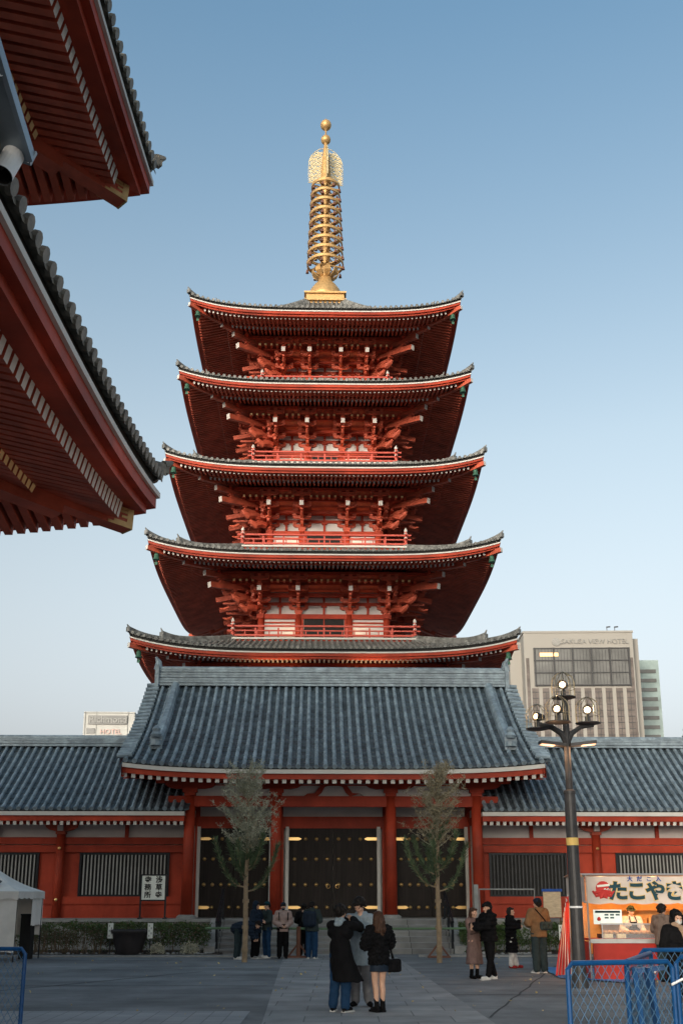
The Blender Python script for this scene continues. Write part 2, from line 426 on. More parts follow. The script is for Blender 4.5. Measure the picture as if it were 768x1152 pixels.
# ------------------------------------------------------------------ PAGODA
PX, PY = -1.06, 58.6
pag = thing('five_storey_pagoda', 'tall red five storey pagoda with a gilded spire behind the gate roof', 'pagoda', (PX, PY, 0), ROT)

def bracket_mb(diag=False):
    mb = MB(); q = 1.41 if diag else 1.0
    mb.box((0, 0, .06), (.34, .34, .12)); mb.box((0, 0, .19), (.44, .44, .15))
    def arm(y0, y1, z, w=.17, h=.20, e=0):
        n = 5; pts = []
        mb.beam((0, y0, z), (0, y1 + .12 * (1 if y0 > y1 else -1), z), w, h, 0)
        mb.beam((0, y1 + .12, z), (0, y1, z + .04), w, h, 0, e1=e, h1=h * .55)
    for k in range(3):
        z = .36 + .44 * k; o = -.72 * q * (k + 1)
        arm(.15, o, z)
        mb.box((0, o, z + .17), (.24, .24, .15))
        for yy in ([-.72 * k] if not diag else []) + ([o] if not diag else []):
            hl = .52 if yy != o or k < 2 else .5
            zz = z if yy == -.72 * k and k == 0 else z + .26
            if yy == o and k == 2: zz = z + .24
            mb.beam((-hl + .1, yy, zz), (hl - .1, yy, zz), .15, .17)
            for sg in (-1, 1):
                mb.beam((sg * (hl - .1), yy, zz), (sg * hl, yy, zz + .05), .15, .17, 0, h1=.07)
                mb.box((sg * (hl - .08), yy, zz + .15), (.20, .22, .13))
            mb.box((0, yy, zz + .15), (.20, .22, .13))
    if diag:
        mb.beam((0, 0, 1.42), (0, -3.75, .92), .26, .30, 0, e1=1)
        mb.beam((0, 0, 1.85), (0, -4.1, 1.50), .24, .28, 0, e1=1)
        for k in range(2):                      # carved noses curling outward
            z = .25 + .42 * k; L_ = 1.15 + .6 * k
            mb.path([(0, -.4, z), (0, -L_ * .7, z - .02), (0, -L_, z - .18), (0, -L_ - .28, z - .06), (0, -L_ - .42, z + .06)], [.15, .18, .20, .14, .07], 6)
            for sx in (-1, 1): mb.beam((0, -.2, z + .1), (sx * .75, -L_ * .75, z + .1), .15, .18, 0); mb.box((sx * .75, -L_ * .75, z + .25), (.22, .22, .13))
    else:
        mb.beam((0, 0, 1.30), (0, -2.55, .80), .22, .26, 0, e1=1)
        mb.box((0, -2.0, 1.15), (.26, .26, .2))
        mb.beam((0, -.15, .62), (0, -2.15, .62), .14, .18, 0, h1=.1)
        mb.path([(0, -1.8, .42), (0, -2.1, .30), (0, -2.35, .36)], [.09, .08, .03], 6)
    return mb
bk_mats = [M['red2'], M['white']]

tiers = [  # zm, a, b, inner column, lift, k, storey floor z, balcony half width
    (13.55, 9.60, 4.3, 1.7, .74, .012, 6.0, None),
    (18.83, 9.05, 3.50, 1.42, .74, .020, 15.49, 5.12),
    (23.90, 8.46, 3.10, 1.28, .73, .033, 20.89, 4.74),
    (29.03, 8.00, 2.83, 1.02, .73, .035, 26.12, 4.30),
    (33.75, 7.62, 2.45, .92, .75, .064, 31.15, 3.90)]
brk = None; brkc = None
bell = None
for ti, (zm, a, b, ci, lift, k, zf, bal) in enumerate(tiers):
    tb = a - (tiers[ti + 1][7] if ti < 4 else 0) + .6
    if ti == 4: tb = a - .75
    rf, S, lf = hip_roof(pag, 'roof', a, zm, k, lift, 'tile2', .29, .235, tmax_all=tb, sc=.80,
                         base_to=a - b - 1.1, ends=('white', 'white'), step=.36, tile_r=.075)
    rf.name = 'roof'
    # bells
    for kc in range(4):
        p = rotz(V((a - .42, -a + .42, zm + lift - .55)), kc)
        if bell is None:
            mb = MB(); mb.lathe([(.01, .0), (.09, -.01), (.12, -.08), (.13, -.22), (.17, -.34), (.18, -.36), (.10, -.36)], n=12)
            mb.tube((0, 0, .22), (0, 0, 0), .02, n=6); mb.tube((0, 0, -.3), (0, 0, -.48), .015, n=6); mb.box((0, 0, -.55), (.14, .02, .14))
            bell = mb.build('wind_bell', M['bronze'], rf, smooth=False, loc=p)
        else:
            o = bell.copy(); C.objects.link(o); o.parent = rf; o.location = p
    st = bpy.data.objects.new('storey', None); C.objects.link(st); st.parent = pag
    zc = zm - 1.62                                    # column top
    W = MB(); Bm = MB(); Pn = MB(); Dn = MB()
    for kk in range(4):
        rm = Matrix.Rotation(math.pi / 2 * kk, 4, 'Z')
        for m_ in (W, Bm, Pn, Dn): m_.T = rm
        W.box((0, -b + .06, (zf + zc + 1.9) / 2), (2 * b - .1, .06, zc + 1.9 - zf), 0)
        # horizontals between and above the columns
        for z, h, w in ((zc - .12, .26, .26), (zc + .62, .16, .16), (zc + 1.08, .15, .16), (zf + .12, .24, .3)):
            Bm.beam((-b - .25, -b, z), (b + .25, -b, z), w, h)
        if ti >= 0:
            xs = [-b, -ci, ci, b]
            for i in range(3):
                xm = (xs[i] + xs[i + 1]) / 2
                Bm.box((xm, -b - .01, zc + .3), (.12, .12, .5)); Bm.box((xm, -b - .02, zc + .5), (.3, .2, .12)); Bm.box((xm, -b - .01, zc + .86), (.12, .12, .3))
                # bay infill: door in the middle, panelled windows at the sides
                wd = xs[i + 1] - xs[i] - .34; hh = zc - .25 - zf - .2; zz = zf + .24 + hh / 2
                if hh > .3:
                    if i == 1: 
                        Dn = MB(); Dn.T = rm; Dn.box((xm, -b - .015, zz), (wd - .3, .08, hh - .05), 0); Dn.build('door', M['dark'], st); Bm.box((xm - wd / 2 + .06, -b - .03, zz), (.1, .12, hh)); Bm.box((xm + wd / 2 - .06, -b - .03, zz), (.1, .12, hh)); Bm.box((xm, -b - .07, zz), (.06, .05, hh))
                    else:
                        Bm.box((xm, -b - .02, zz - hh * .28), (wd, .08, .08)); Bm.box((xm, -b - .02, zz + hh * .30), (wd, .08, .08))
        # purlins carried by the bracket steps
        for o_, z in ((.72, .95 - .12), (1.44, 1.38 - .12), (2.16, 1.62 - .02)):
            Bm.beam((-b - o_ - .5, -b - o_, zc + z + .12), (b + o_ + .5, -b - o_, zc + z + .12), .15, .17)
        # coved boards between the steps
        Pn.grid([[V((-b - .2, -b - .08, zc + 1.30)), V((b + .2, -b - .08, zc + 1.30))], [V((-b - .8, -b - .72, zc + 1.25)), V((b + .8, -b - .72, zc + 1.25))], [V((-b - 2.1, -b - 2.1, zc + 1.86)), V((b + 2.1, -b - 2.1, zc + 1.86))]], 0)
        # row of purlin-level rafter bracket ends (ochre)
        for i in range(int((2 * b + 3) / .34)):
            x = -(b + 1.4) + i * .34
            if any(abs(x - c_) < .30 for c_ in (-b, -ci, ci, b)): continue
            Pn.beam((x, -b - 1.44, zc + 1.46), (x, -b - 2.0, zc + 1.40), .12, .12, 0, e1=1)
    for m_ in (W, Bm, Pn, Dn): m_.T = None
    W.build('plaster_wall', M['plaster'], st); Bm.build('beams', M['red'], st); Pn.build('coved_boards', [M['red2'], M['ochre']], st)
    cm_ = MB(); cm_.tube((0, 0, zf), (0, 0, zc), .19, n=16)
    col0 = None
    for kk in range(4):
        for x in (-b, -ci, ci):
            p = rotz((x, -b, 0), kk)
            if col0 is None: col0 = cm_.build('column', M['red'], st, smooth=True, loc=p)
            else: o = col0.copy(); C.objects.link(o); o.parent = st; o.location = p
    for kk in range(4):
        for x in (-ci, ci):
            p = rotz((x, -b, zc), kk)
            if brk is None: brk = bracket_mb().build('bracket', bk_mats, st); o = brk
            else: o = brk.copy(); C.objects.link(o); o.parent = st
            o.location = p; o.rotation_euler = (0, 0, kk * math.pi / 2)
        # corner: both faces and the diagonal
        for dz, x in ((0, -b), (0, b)):
            p = rotz((x, -b, zc), kk); o = brk.copy(); C.objects.link(o); o.parent = st; o.location = p; o.rotation_euler = (0, 0, kk * math.pi / 2)
        p = rotz((b, -b, zc), kk)
        if brkc is None: brkc = bracket_mb(True).build('corner_bracket', bk_mats, st); o = brkc
        else: o = brkc.copy(); C.objects.link(o); o.parent = st
        o.location = p; o.rotation_euler = (0, 0, kk * math.pi / 2 + math.pi / 4)
    if bal:
        Fm = MB()
        Fm.box((0, 0, zf - .04), (2 * bal, 2 * bal, .10), 1)
        Fm.box((0, 0, zf - .20), (2 * bal - .2, 2 * bal - .2, .22), 0)
        Fm.box((0, 0, zf - .65), (2 * bal - .7, 2 * bal - .7, .7), 0)
        for kk in range(4):
            for i in range(int(2 * bal / .42)):
                x = -bal + .3 + i * .42
                p = rotz((x, -bal + .22, zf - .42), kk); Fm.box(p, (.14, .14, .2), 0)
        Fm.build('balcony_floor', [M['red'], M['white']], st)
        for lx in (-b * .55, b * .55):
            mb = MB(); mb.box((lx, -b - .55, zf + .10), (.30, .22, .16)); fl = mb.build('uplight', M['darkmetal'], st)
            mb = MB(); mb.box((lx, -b - .55, zf + .19), (.24, .16, .02)); mb.build('lens', M['bulbwarm'], st)
            l_ = bpy.data.lights.new('uplight', 'SPOT'); l_.energy = 10; l_.spot_size = R(130); l_.spot_blend = .8; l_.color = (1, .62, .32); l_.shadow_soft_size = .12
            lo = bpy.data.objects.new('uplight_beam', l_); C.objects.link(lo); lo.parent = st; lo.location = (lx, -b - .55, zf + .24); lo.rotation_euler = (R(180 - 12), 0, 0)
        rb = bal - .18
        Rl = MB()
        for kk in range(4):
            Rl.T = Matrix.Rotation(math.pi / 2 * kk, 4, 'Z')
            for z, h in ((.16, .10), (.42, .07), (.68, .09)):
                e = .30 if z > .2 else .1
                Rl.beam((-rb - e, -rb, zf + z), (rb + e, -rb, zf + z), .08, h)
            xs = [-rb * .66, -rb * .33, 0, rb * .33, rb * .66] if ti > 2 else [-rb + rb * 2 * i / 8 for i in range(1, 8)]
            for i, x in enumerate(xs):
                Rl.box((x, -rb, zf + .30), (.09, .10, .56))
            for i in range(1, len(xs) * 2):
                x = -rb + 2 * rb * (i) / (len(xs) * 2 + 1); Rl.box((x, -rb, zf + .29), (.06, .05, .24))
        Rl.T = None
        Rl.build('railing', M['redrail'], st)
        P0 = MB(); P0.lathe([(.085, 0), (.085, .74)], n=12, mi=0); P0.lathe([(.10, .74), (.10, .82), (.07, .84)], n=12, mi=1)
        P0.lathe([(.07, .84), (.07, .90)], n=12, mi=0); P0.lathe([(.08, .90), (.10, .96), (.09, 1.02), (.05, 1.07), (.015, 1.14)], n=12, mi=1)
        P0.lathe([(.095, .48), (.095, .56)], n=12, mi=1)
        q0 = None
        for kk in range(4):
            p = rotz((rb, -rb, zf), kk)
            if q0 is None: q0 = P0.build('newel_post', [M['redrail'], M['white']], st, loc=p)
            else: o = q0.copy(); C.objects.link(o); o.parent = st; o.location = p
for lx in (-2.4, 2.4):
    mb = MB(); mb.tube((lx, -9.3, 5.2), (lx, -9.3, 10.9), .06, n=8); mb.box((lx, -9.3, 11.0), (.4, .3, .25)); mb.build('floodlight_pole', M['darkmetal'], pag)
    l_ = bpy.data.lights.new('floodlight', 'SPOT'); l_.energy = 120; l_.spot_size = R(110); l_.spot_blend = .9; l_.color = (1, .60, .28); l_.shadow_soft_size = .15
    lo = bpy.data.objects.new('floodlight_beam', l_); C.objects.link(lo); lo.parent = pag; lo.location = (lx, -9.3, 11.18); lo.rotation_euler = (R(180 - 8), 0, 0)
# podium storey below, mostly behind the gate
mb = MB(); mb.box((0, 2, 2.5), (27, 24, 5.0), 0); mb.box((0, 2, 5.1), (27.6, 24.6, .3), 1)
mb.build('podium', [M['plaster'], M['stone']], pag)

# spire
sp = bpy.data.objects.new('spire', None); C.objects.link(sp); sp.parent = pag; sp.location = (0, 0, 0)
g = M['gold']
mb = MB(); mb.box((0, 0, 38.45), (2.3, 2.3, .5)); mb.box((0, 0, 38.60), (2.66, 2.66, .12)); mb.box((0, 0, 38.85), (2.4, 2.4, .44)); mb.box((0, 0, 39.12), (2.66, 2.66, .12)); mb.build('base_box', g, sp)
mb = MB(); mb.lathe([(1.12, 39.18), (1.10, 39.5), (.98, 39.95), (.72, 40.35), (.48, 40.6), (.42, 40.88)], n=28); mb.build('dome', g, sp, smooth=True)
mb = MB()
for i in range(8):
    a_ = math.pi / 4 * i + .2
    d = V((math.cos(a_), math.sin(a_), 0))
    for j in range(4):
        r0, z0 = [(.36, 40.9), (.55, 41.0), (.78, 41.18), (.86, 41.38)][j]; r1, z1 = [(.55, 41.0), (.78, 41.18), (.86, 41.38), (.78, 41.55)][j]
        mb.beam(d * r0 + V((0, 0, z0)), d * r1 + V((0, 0, z1)), [.18, .32, .42, .34][j], .06, w1=[.32, .42, .34, .08][j])
mb.build('lotus_petals', g, sp)
mb = MB(); mb.lathe([(.42, 40.85), (.40, 41.2), (.30, 41.6), (.27, 42.2), (.24, 44), (.20, 47), (.22, 48.1), (.36, 48.15), (.34, 48.5), (.22, 50.4), (.11, 51.3), (.05, 51.5), (.05, 52.6)], n=18); mb.build('mast', g, sp, smooth=True)
for i in range(9):
    z = 41.95 + i * .735; r = lerp(1.17, .92, i / 8)
    mb = MB()
    # broad band ring
    n = 40; rows = []
    for j in range(n + 1):
        t = 2 * math.pi * j / n; c_, s_ = math.cos(t), math.sin(t)
        rows.append([V((c_ * rr, s_ * rr, z + zz)) for rr, zz in ((r, -.11), (r + .035, -.09), (r + .035, .09), (r, .11), (r - .05, .09), (r - .05, -.09), (r, -.11))])
    mb.grid(rows)
    for j in range(8):
        t = math.pi / 4 * j + .2; d = V((math.cos(t), math.sin(t), 0)); e = V((-d.y, d.x, 0))
        mb.beam(d * .2 + V((0, 0, z)), d * (r - .02) + V((0, 0, z)), .05, .09)
        mb.path([d * .35 + e * .02 + V((0, 0, z - .02)), d * .6 + e * .16 + V((0, 0, z - .05)), d * (r - .15) + e * .10 + V((0, 0, z)), d * (r - .05) + V((0, 0, z))], .03, 5)
    mb.lathe([(.33, -.16), (.36, -.1), (.36, .1), (.33, .16)], c=(0, 0, z), n=16)
    rg = mb.build('ring', g, sp)
    for j in range(8):
        mb = MB(); t = math.pi / 4 * j + .2 + math.pi / 8; d = V((math.cos(t), math.sin(t), 0)) * (r + .02)
        mb.tube(d + V((0, 0, z - .10)), d + V((0, 0, z - .22)), .012, n=4)
        mb.lathe([(.03, -.2), (.07, -.26), (.09, -.42), (.11, -.47), (.02, -.47)], c=d + V((0, 0, z)), n=8)
        mb.build('small_bell', M['rust'], sp)
mb = MB()
def inside(x, z): return .16 < x < 1.14 and z > 48.1 and (z < 49.75 or (x - .1) ** 2 / 1.1 + ((z - 49.75) / .95) ** 2 < 1)
for pl in range(4):
    th = math.pi / 2 * pl + .12; d = V((math.cos(th), math.sin(th), 0))
    s_ = .155; pts = {}
    rnd = random.Random(5)
    for j in range(38):
        for i in range(12):
            x = .12 + i * s_ * .87; z = 48.05 + j * s_ * .5 * 1.0
            pts[(i, j)] = (x + rnd.uniform(-.03, .03), z + rnd.uniform(-.03, .03))
    def P3(q): return d * q[0] + V((0, 0, q[1]))
    for (i, j), q in pts.items():
        for di, dj in ((0, 2), (1, 1), (1, -1)):
            if (i + j) % 2: continue
            if (di, dj) == (0, 2) and (i // 1 + j // 2) % 2: continue
            r_ = pts.get((i + di, j + dj))
            if r_ and inside(*q) and inside(*r_): mb.tube(P3(q), P3(r_), .032, n=4, caps=False)
    ol = [(.1, 48.12), (1.14, 48.12), (1.15, 49.0), (1.13, 49.8), (.98, 50.25), (.72, 50.6), (.4, 50.85), (.12, 50.9)]
    mb.path([P3(q) for q in ol], .026, 5)
mb.build('openwork_flame', M['goldpale'], sp)
for z, r in ((51.62, .33), (52.80, .37)):
    mb = MB(); pr = [(.05, -r * 1.25), (.10, -r * 1.05)] + [(r * math.sin(t), -r * math.cos(t)) for t in [.35 + (math.pi - .7) * i / 10 for i in range(11)]]
    pr += [(.06, r * 1.12), (.01, r * 1.5)]
    mb.lathe(pr, c=(0, 0, z), n=20); mb.build('jewel_ball', g, sp, smooth=True)

# ------------------------------------------------------------------ GABLE ROOF helper (gate and wings)
def gable(parent, x0, x1, ye, yr, ze, zr, sl, mt, spacing, lift=0, raf=.3, ends='white', left=True, right=True, ridge_h=.7, kud=(), back=True, tile_r=.1, wall_y=0, sc=1.0, sode=True):
    L_ = yr - ye; k = (zr - ze - sl * L_) / L_ ** 2; xm = (x0 + x1) / 2; hw = (x1 - x0) / 2
    def S(s, t): return V((s, ye + t, ze + sl * t + k * t * t + lift * (abs(s - xm) / hw) ** 4 * max(0, 1 - t / L_)))
    def S2(s, t): p = S(s, t); return V((p.x, 2 * yr - p.y, p.z))
    rt = bpy.data.objects.new('roof', None); C.objects.link(rt); rt.parent = parent
    n = int((x1 - x0) / spacing); sx = [x0 + .12 + i * (x1 - x0 - .24) / (n - 1) for i in range(n)]
    T = MB()
    tile_rows(T, S, sx, lambda s: L_, step=.33, r=tile_r, sp=(sx[1] - sx[0]) if True else 0, seg=6)
    if back: 
        N = 10
        T.grid([[S2(x0 + (x1 - x0) * i / 6, L_ * j / N) for i in range(7)] for j in range(N + 1)])
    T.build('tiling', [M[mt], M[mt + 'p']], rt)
    E_ = MB()
    NS = 30
    def strip(t0, t1, z0, z1, mi, xo=0):
        P0 = []
        for i in range(NS + 1):
            s = lerp(x0 - xo, x1 + xo, i / NS); l = lift * (min(1, abs(s - xm) / hw)) ** 4
            P0.append([V((s, ye + t0, ze + z1 + l)), V((s, ye + t0, ze + z0 + l)), V((s, ye + t1, ze + z0 + l)), V((s, ye + t1, ze + z1 + l)), V((s, ye + t0, ze + z1 + l))])
        E_.grid(P0, mi)
        for e in (0, NS): E_.add(P0[e][:4], [(0, 1, 2, 3) if e == 0 else (3, 2, 1, 0)], mi)
    strip(.12, .6, -.14, .02, 2); strip(.03, .6, -.25, -.10, 1); strip(.10, .6, -.45, -.25, 0); strip(.5, L_ * .9, -.30, -.26, 0)
    E_.build('eave_board', [M['red'], M['white'], M['dark']], rt)
    K = MB(); n = int((x1 - x0) / raf)
    for i in range(n):
        s = x0 + .1 + i * (x1 - x0 - .2) / (n - 1); l = lift * (abs(s - xm) / hw) ** 4
        K.beam((s, ye + .16, ze - .52 + l), (s, ye + 2.6, ze + .10 + l * .5), raf * .5, .15, 0, e0=1)
    K.grid([[V((x0, ye + .3, ze - .42)), V((x1, ye + .3, ze - .42))], [V((x0, ye + 2.6, ze + .25)), V((x1, ye + 2.6, ze + .25))]], 0)
    K.build('rafters', [M['red2'], M[ends]], rt)
    Rg = MB()
    nl = max(2, int(ridge_h / .11))
    for i in range(nl):
        z = zr - .05 + ridge_h * i / nl; w = .52 - .02 * i + (.04 if i % 2 else 0)
        Rg.box(((x0 + x1) / 2, yr, z + ridge_h / nl / 2), (x1 - x0 - .5, w, ridge_h / nl - .025))
        Rg.box(((x0 + x1) / 2, yr, z + ridge_h / nl - .015), (x1 - x0 - .5, w - .08, .04))
    Rg.tube((x0 + .25, yr, zr + ridge_h), (x1 - .25, yr, zr + ridge_h), .13, n=10)
    for e, on in ((x0 + .2, left), (x1 - .2, right)):
        if on:
            Rg.box((e, yr, zr + ridge_h * .5), (.16, .75, ridge_h * 1.35)); Rg.path([(e, yr, zr + ridge_h), (e, yr, zr + ridge_h * 1.45), (e + (.12 if e > xm else -.12), yr - .05, zr + ridge_h * 1.75)], [.2, .13, .05], 8)
    Rg.build('main_ridge', M[mt], rt)
    for kx in kud:
        G = MB(); rows = []
        N = 16; tt0 = 1.35
        for j in range(N + 1):
            t = lerp(tt0, L_, j / N); p = S(kx, t); w = .17
            rows.append([p + V((-w, 0, 0)), p + V((-w, 0, .22)), p + V((-w * .5, 0, .36)), p + V((w * .5, 0, .36)), p + V((w, 0, .22)), p + V((w, 0, 0))])
        G.grid(rows)
        p = S(kx, tt0)
        G.box(p + V((0, -.05, .22)), (.46, .14, .50)); G.lathe([(.16, 0), (.22, .1), (.14, .22), (.17, .32), (.05, .45)], c=p + V((0, -.12, .42)), n=8)
        G.lathe([(.2, -.1), (.2, .1)], c=p + V((0, -.14, .2)), n=8)
        G.build('descending_ridge', M[mt], rt)
    if sode:
        for e, on, sg in ((x0, left, -1), (x1, right, 1)):
            if not on: continue
            G = MB(); n = int(L_ / .27)
            for j in range(n):
                p = S(e, .15 + j * (L_ - .3) / (n - 1)); p2 = S(e, .2 + j * (L_ - .3) / (n - 1)); 
                G.tube(p + V((sg * .22, 0, .09)), p + V((-sg * .32, 0, .13)), .095, n=8)
            rows = [[S(e, L_ * j / 14) + V((sg * .10, 0, .04)), S(e, L_ * j / 14) + V((sg * .10, 0, -.22))] for j in range(15)]
            G.grid(rows)
            G.build('verge_tiles', M[mt], rt)
            Bb = MB()
            for YY in (S, S2):
                rows = []
                for j in range(15):
                    p = YY(e, L_ * j / 14); rows.append([p + V((sg * .02, 0, -.2)), p + V((sg * .02, 0, -.62)), p + V((-sg * .08, 0, -.62)), p + V((-sg * .08, 0, -.2))])
                Bb.grid(rows)
            Bb.build('barge_board', M['red'], rt)
    return rt, S

# ------------------------------------------------------------------ GATE
GX, GY = -.30, 39.5
gate = thing('temple_gate', 'three bay red temple gate with dark studded doors under a grey tiled roof', 'gate', (GX, GY, 0), ROT)
gable(gate, -7.75, 7.75, -2.05, 4.0, 6.50, 10.75, .50, 'tile', .325, lift=.24, raf=.30, ridge_h=.72, kud=(-6.75, 6.75), tile_r=.082)
PZ = 1.10
cols = (-5.47, -2.18, 2.18, 5.47)
mb = MB(); mb.tube((0, 0, PZ + .12), (0, 0, 5.65), .215, .20, n=24); c0 = mb.build('column', M['red'], gate, smooth=True, loc=(cols[0], 0, 0))
for x in cols[1:]: o = c0.copy(); C.objects.link(o); o.parent = gate; o.location = (x, 0, 0)
for x in cols:
    for y in (1.75,): o = c0.copy(); C.objects.link(o); o.parent = gate; o.location = (x, y, 0)
mb = MB(); mb.lathe([(.38, PZ), (.36, PZ + .08), (.27, PZ + .14)], n=20); b0 = mb.build('column_base', M['stone'], gate, loc=(cols[0], 0, 0))
for x in cols[1:]: o = b0.copy(); C.objects.link(o); o.parent = gate; o.location = (x, 0, 0)
mb = MB()
mb.beam((-6.3, 0, 5.42), (6.3, 0, 5.42), .22, .40)                        # head beam
mb.beam((-6.0, 1.75, 4.75), (6.0, 1.75, 4.75), .26, .46)                 # door lintel
mb.beam((-6.0, 1.75, 5.55), (6.0, 1.75, 5.55), .22, .3)
mb.beam((-6.8, 0, 6.22), (6.8, 0, 6.22), .22, .22)                       # purlin
for x in cols:
    mb.beam((x, 0, 5.42), (x, 1.75, 5.42), .18, .34); mb.beam((x, 0, 4.75), (x, 1.75, 4.75), .16, .30) if abs(x) > 5 else None
mb.build('beams', M['red'], gate)
mb = MB()
mb.box((0, 0, 0), (.42, .42, .14)); mb.box((0, 0, .13), (.54, .54, .16))
pts = [(-.95, .42), (-.95, .34), (-.80, .24), (-.55, .19), (.55, .19), (.80, .24), (.95, .34), (.95, .42)]
mb.prism(pts, -.13, .13); mb.prism([(x * .9, z + .0) for x, z in pts], -.12, .12) if 0 else None
for sx in (-.75, 0, .75): mb.box((sx, 0, .48), (.3, .3, .13))
k0 = mb.build('bracket', M['red'], gate, loc=(cols[0], 0, 5.70))
for x in cols[1:]: o = k0.copy(); C.objects.link(o); o.parent = gate; o.location = (x, 0, 5.70)
# frog leg strut in the middle bay
mb = MB()
ol = [(-1.15, 0), (-1.0, .10), (-.72, .12), (-.50, .42), (-.30, .50), (.30, .50), (.50, .42), (.72, .12), (1.0, .10), (1.15, 0), (.62, 0), (.46, .14), (.34, .36), (.2, .40), (-.2, .40), (-.34, .36), (-.46, .14), (-.62, 0)]
n = len(ol)
for i in range(9):
    a_, b_ = ol[i], ol[i + 1]; c_, d_ = ol[n - 1 - i] if i > 0 else ol[n - 1], ol[n - 2 - i] if n - 2 - i > 9 else ol[10]
    mb.prism([a_, b_, d_, c_], -.07, .07)
mb.build('frog_leg_strut', M['red'], gate, loc=(0, -.02, 5.62))
mb = MB()
mb.box((0, .06, 5.92), (10.7, .06, .56)); mb.box((0, 1.80, 5.15), (10.7, .05, .6))
for sx in (-1, 1): mb.box((sx * 5.47, .9, 3.1), (.08, 1.5, 4.2))
mb.build('plaster_panel', M['plaster'], gate)
mb = MB(); mb.box((0, .9, 6.05), (10.9, 1.8, .05)); mb.build('ceiling', M['red2'], gate)
mb = MB(); mb.box((0, 4.6, 3.4), (11.1, 5.2, 5.4)); mb.build('body', M['plaster'], gate)
# doors
def leafdoor(w, h):
    mb = MB(); mb.box((0, 0, h / 2), (w, .09, h))
    mb.box((0, -.05, .05), (w, .02, .1)); mb.box((0, -.05, h - .06), (w, .02, .12))
    return mb
stud_mesh = None; plate_mesh = None
H = 3.42
for bi, (xa, xb) in enumerate(((-5.20, -2.52), (-1.72, 1.72), (2.52, 5.20))):
    w = (xb - xa) / 2 - .01
    for li in (0, 1):
        x = xa + w / 2 + li * (w + .02)
        d = leafdoor(w, H).build('door', M['door'], gate, loc=(x, 1.72, PZ + .03))
        sgn = -1 if li == 0 else 1
        if bi == 0 and li == 0: pass
        n_row = 4
        for r_, zz in enumerate((.36, 1.22, 2.20, 2.98)):
            for c_ in range(n_row):
                xx = -w / 2 + w * (c_ + .5) / n_row
                hinge = (r_ in (0, 3)) and ((c_ == 0 and li == 0) or (c_ == n_row - 1 and li == 1))
                if hinge:
                    if plate_mesh is None:
                        m2 = MB(); m2.prism([(-.26, -.055), (.14, -.06), (.20, -.04), (.27, 0), (.20, .04), (.14, .06), (-.26, .055)], -.02, .02)
                        q = m2.build('hinge_plate', M['brass'], d); plate_mesh = q.data
                    else: q = bpy.data.objects.new('hinge_plate', plate_mesh); C.objects.link(q); q.parent = d
                    q.location = (xx + (0 if li == 0 else 0), -.065, zz); q.rotation_euler = (0, 0 if li == 0 else math.pi, 0)
                else:
                    if stud_mesh is None:
                        m2 = MB(); m2.lathe([(.075, 0), (.075, .012), (.055, .02), (.05, .05), (.03, .068), (.005, .074)], n=12)
                        q = m2.build('stud', M['brass'], d, smooth=True); stud_mesh = q.data
                    else: q = bpy.data.objects.new('stud', stud_mesh); C.objects.link(q); q.parent = d
                    q.location = (xx, -.045, zz); q.rotation_euler = (math.pi / 2, 0, 0)
        if bi == 1:
            m2 = MB(); m2.path([V((math.cos(t) * .07, -.07, math.sin(t) * .08)) for t in [2 * math.pi * i / 12 for i in range(13)]], .014, 6)
            m2.build('ring_pull', M['brass'], d, loc=(sgn * (-w / 2 + .17), -.02, 1.16))
for x in (-5.28, -2.44, -1.80, 1.80, 2.44, 5.28):
    mb = MB(); mb.box((x, 1.66, PZ + 1.74), (.13, .14, 3.48)); mb.build('door_jamb', M['white'], gate)
for x, y in ((-5.40, 1.6), (5.40, 1.6), (-2.0, 1.70), (2.0, 1.7), (-2.32, 1.7), (2.32, 1.7)):
    mb = MB(); mb.box((x, y, PZ + 1.77), (.12, .13, 3.54)); mb.build('door_post', M['red'], gate)
# stone platform and steps
plat = MB(); plat.box((0, 1.9, .55), (46, 6.2, 1.08)); plat.box((0, 1.9, 1.06), (46.2, 6.4, .10))
pf = plat.build('stone_platform', M['stone'], None, loc=(GX, GY, 0), rz=ROT); pf['kind'] = 'structure'
st_ = thing('stone_steps', 'broad flight of grey stone steps leading up to the gate doors', 'steps', (GX, GY, 0), ROT)
for i in range(6):
    z1 = PZ * (6 - i) / 6 - .004; mb = MB(); y1 = -1.3 - i * .36
    mb.box((0, y1 - .2, z1 / 2 - .03), (8.0, .40, z1 - .06)); mb.box((0, y1 - .2, z1 - .035), (8.02, .47, .07)); mb.build('step', M['steps'], st_)
for sx in (-1, 1):
    mb = MB(); v = [(-1.25, 0), (-3.75, 0), (-3.75, .28), (-1.5, 1.14), (-1.25, 1.14)]
    n = 5; vs = [V((sx * 4.2 + dx, y, z)) for dx in (-.18, .18) for y, z in v]
    mb.add(vs, [(0, 1, 2, 3, 4), (9, 8, 7, 6, 5)] + [(i, i + 5, (i + 1) % 5 + 5, (i + 1) % 5) for i in range(5)]); mb.build('cheek_block', M['stone'], st_)
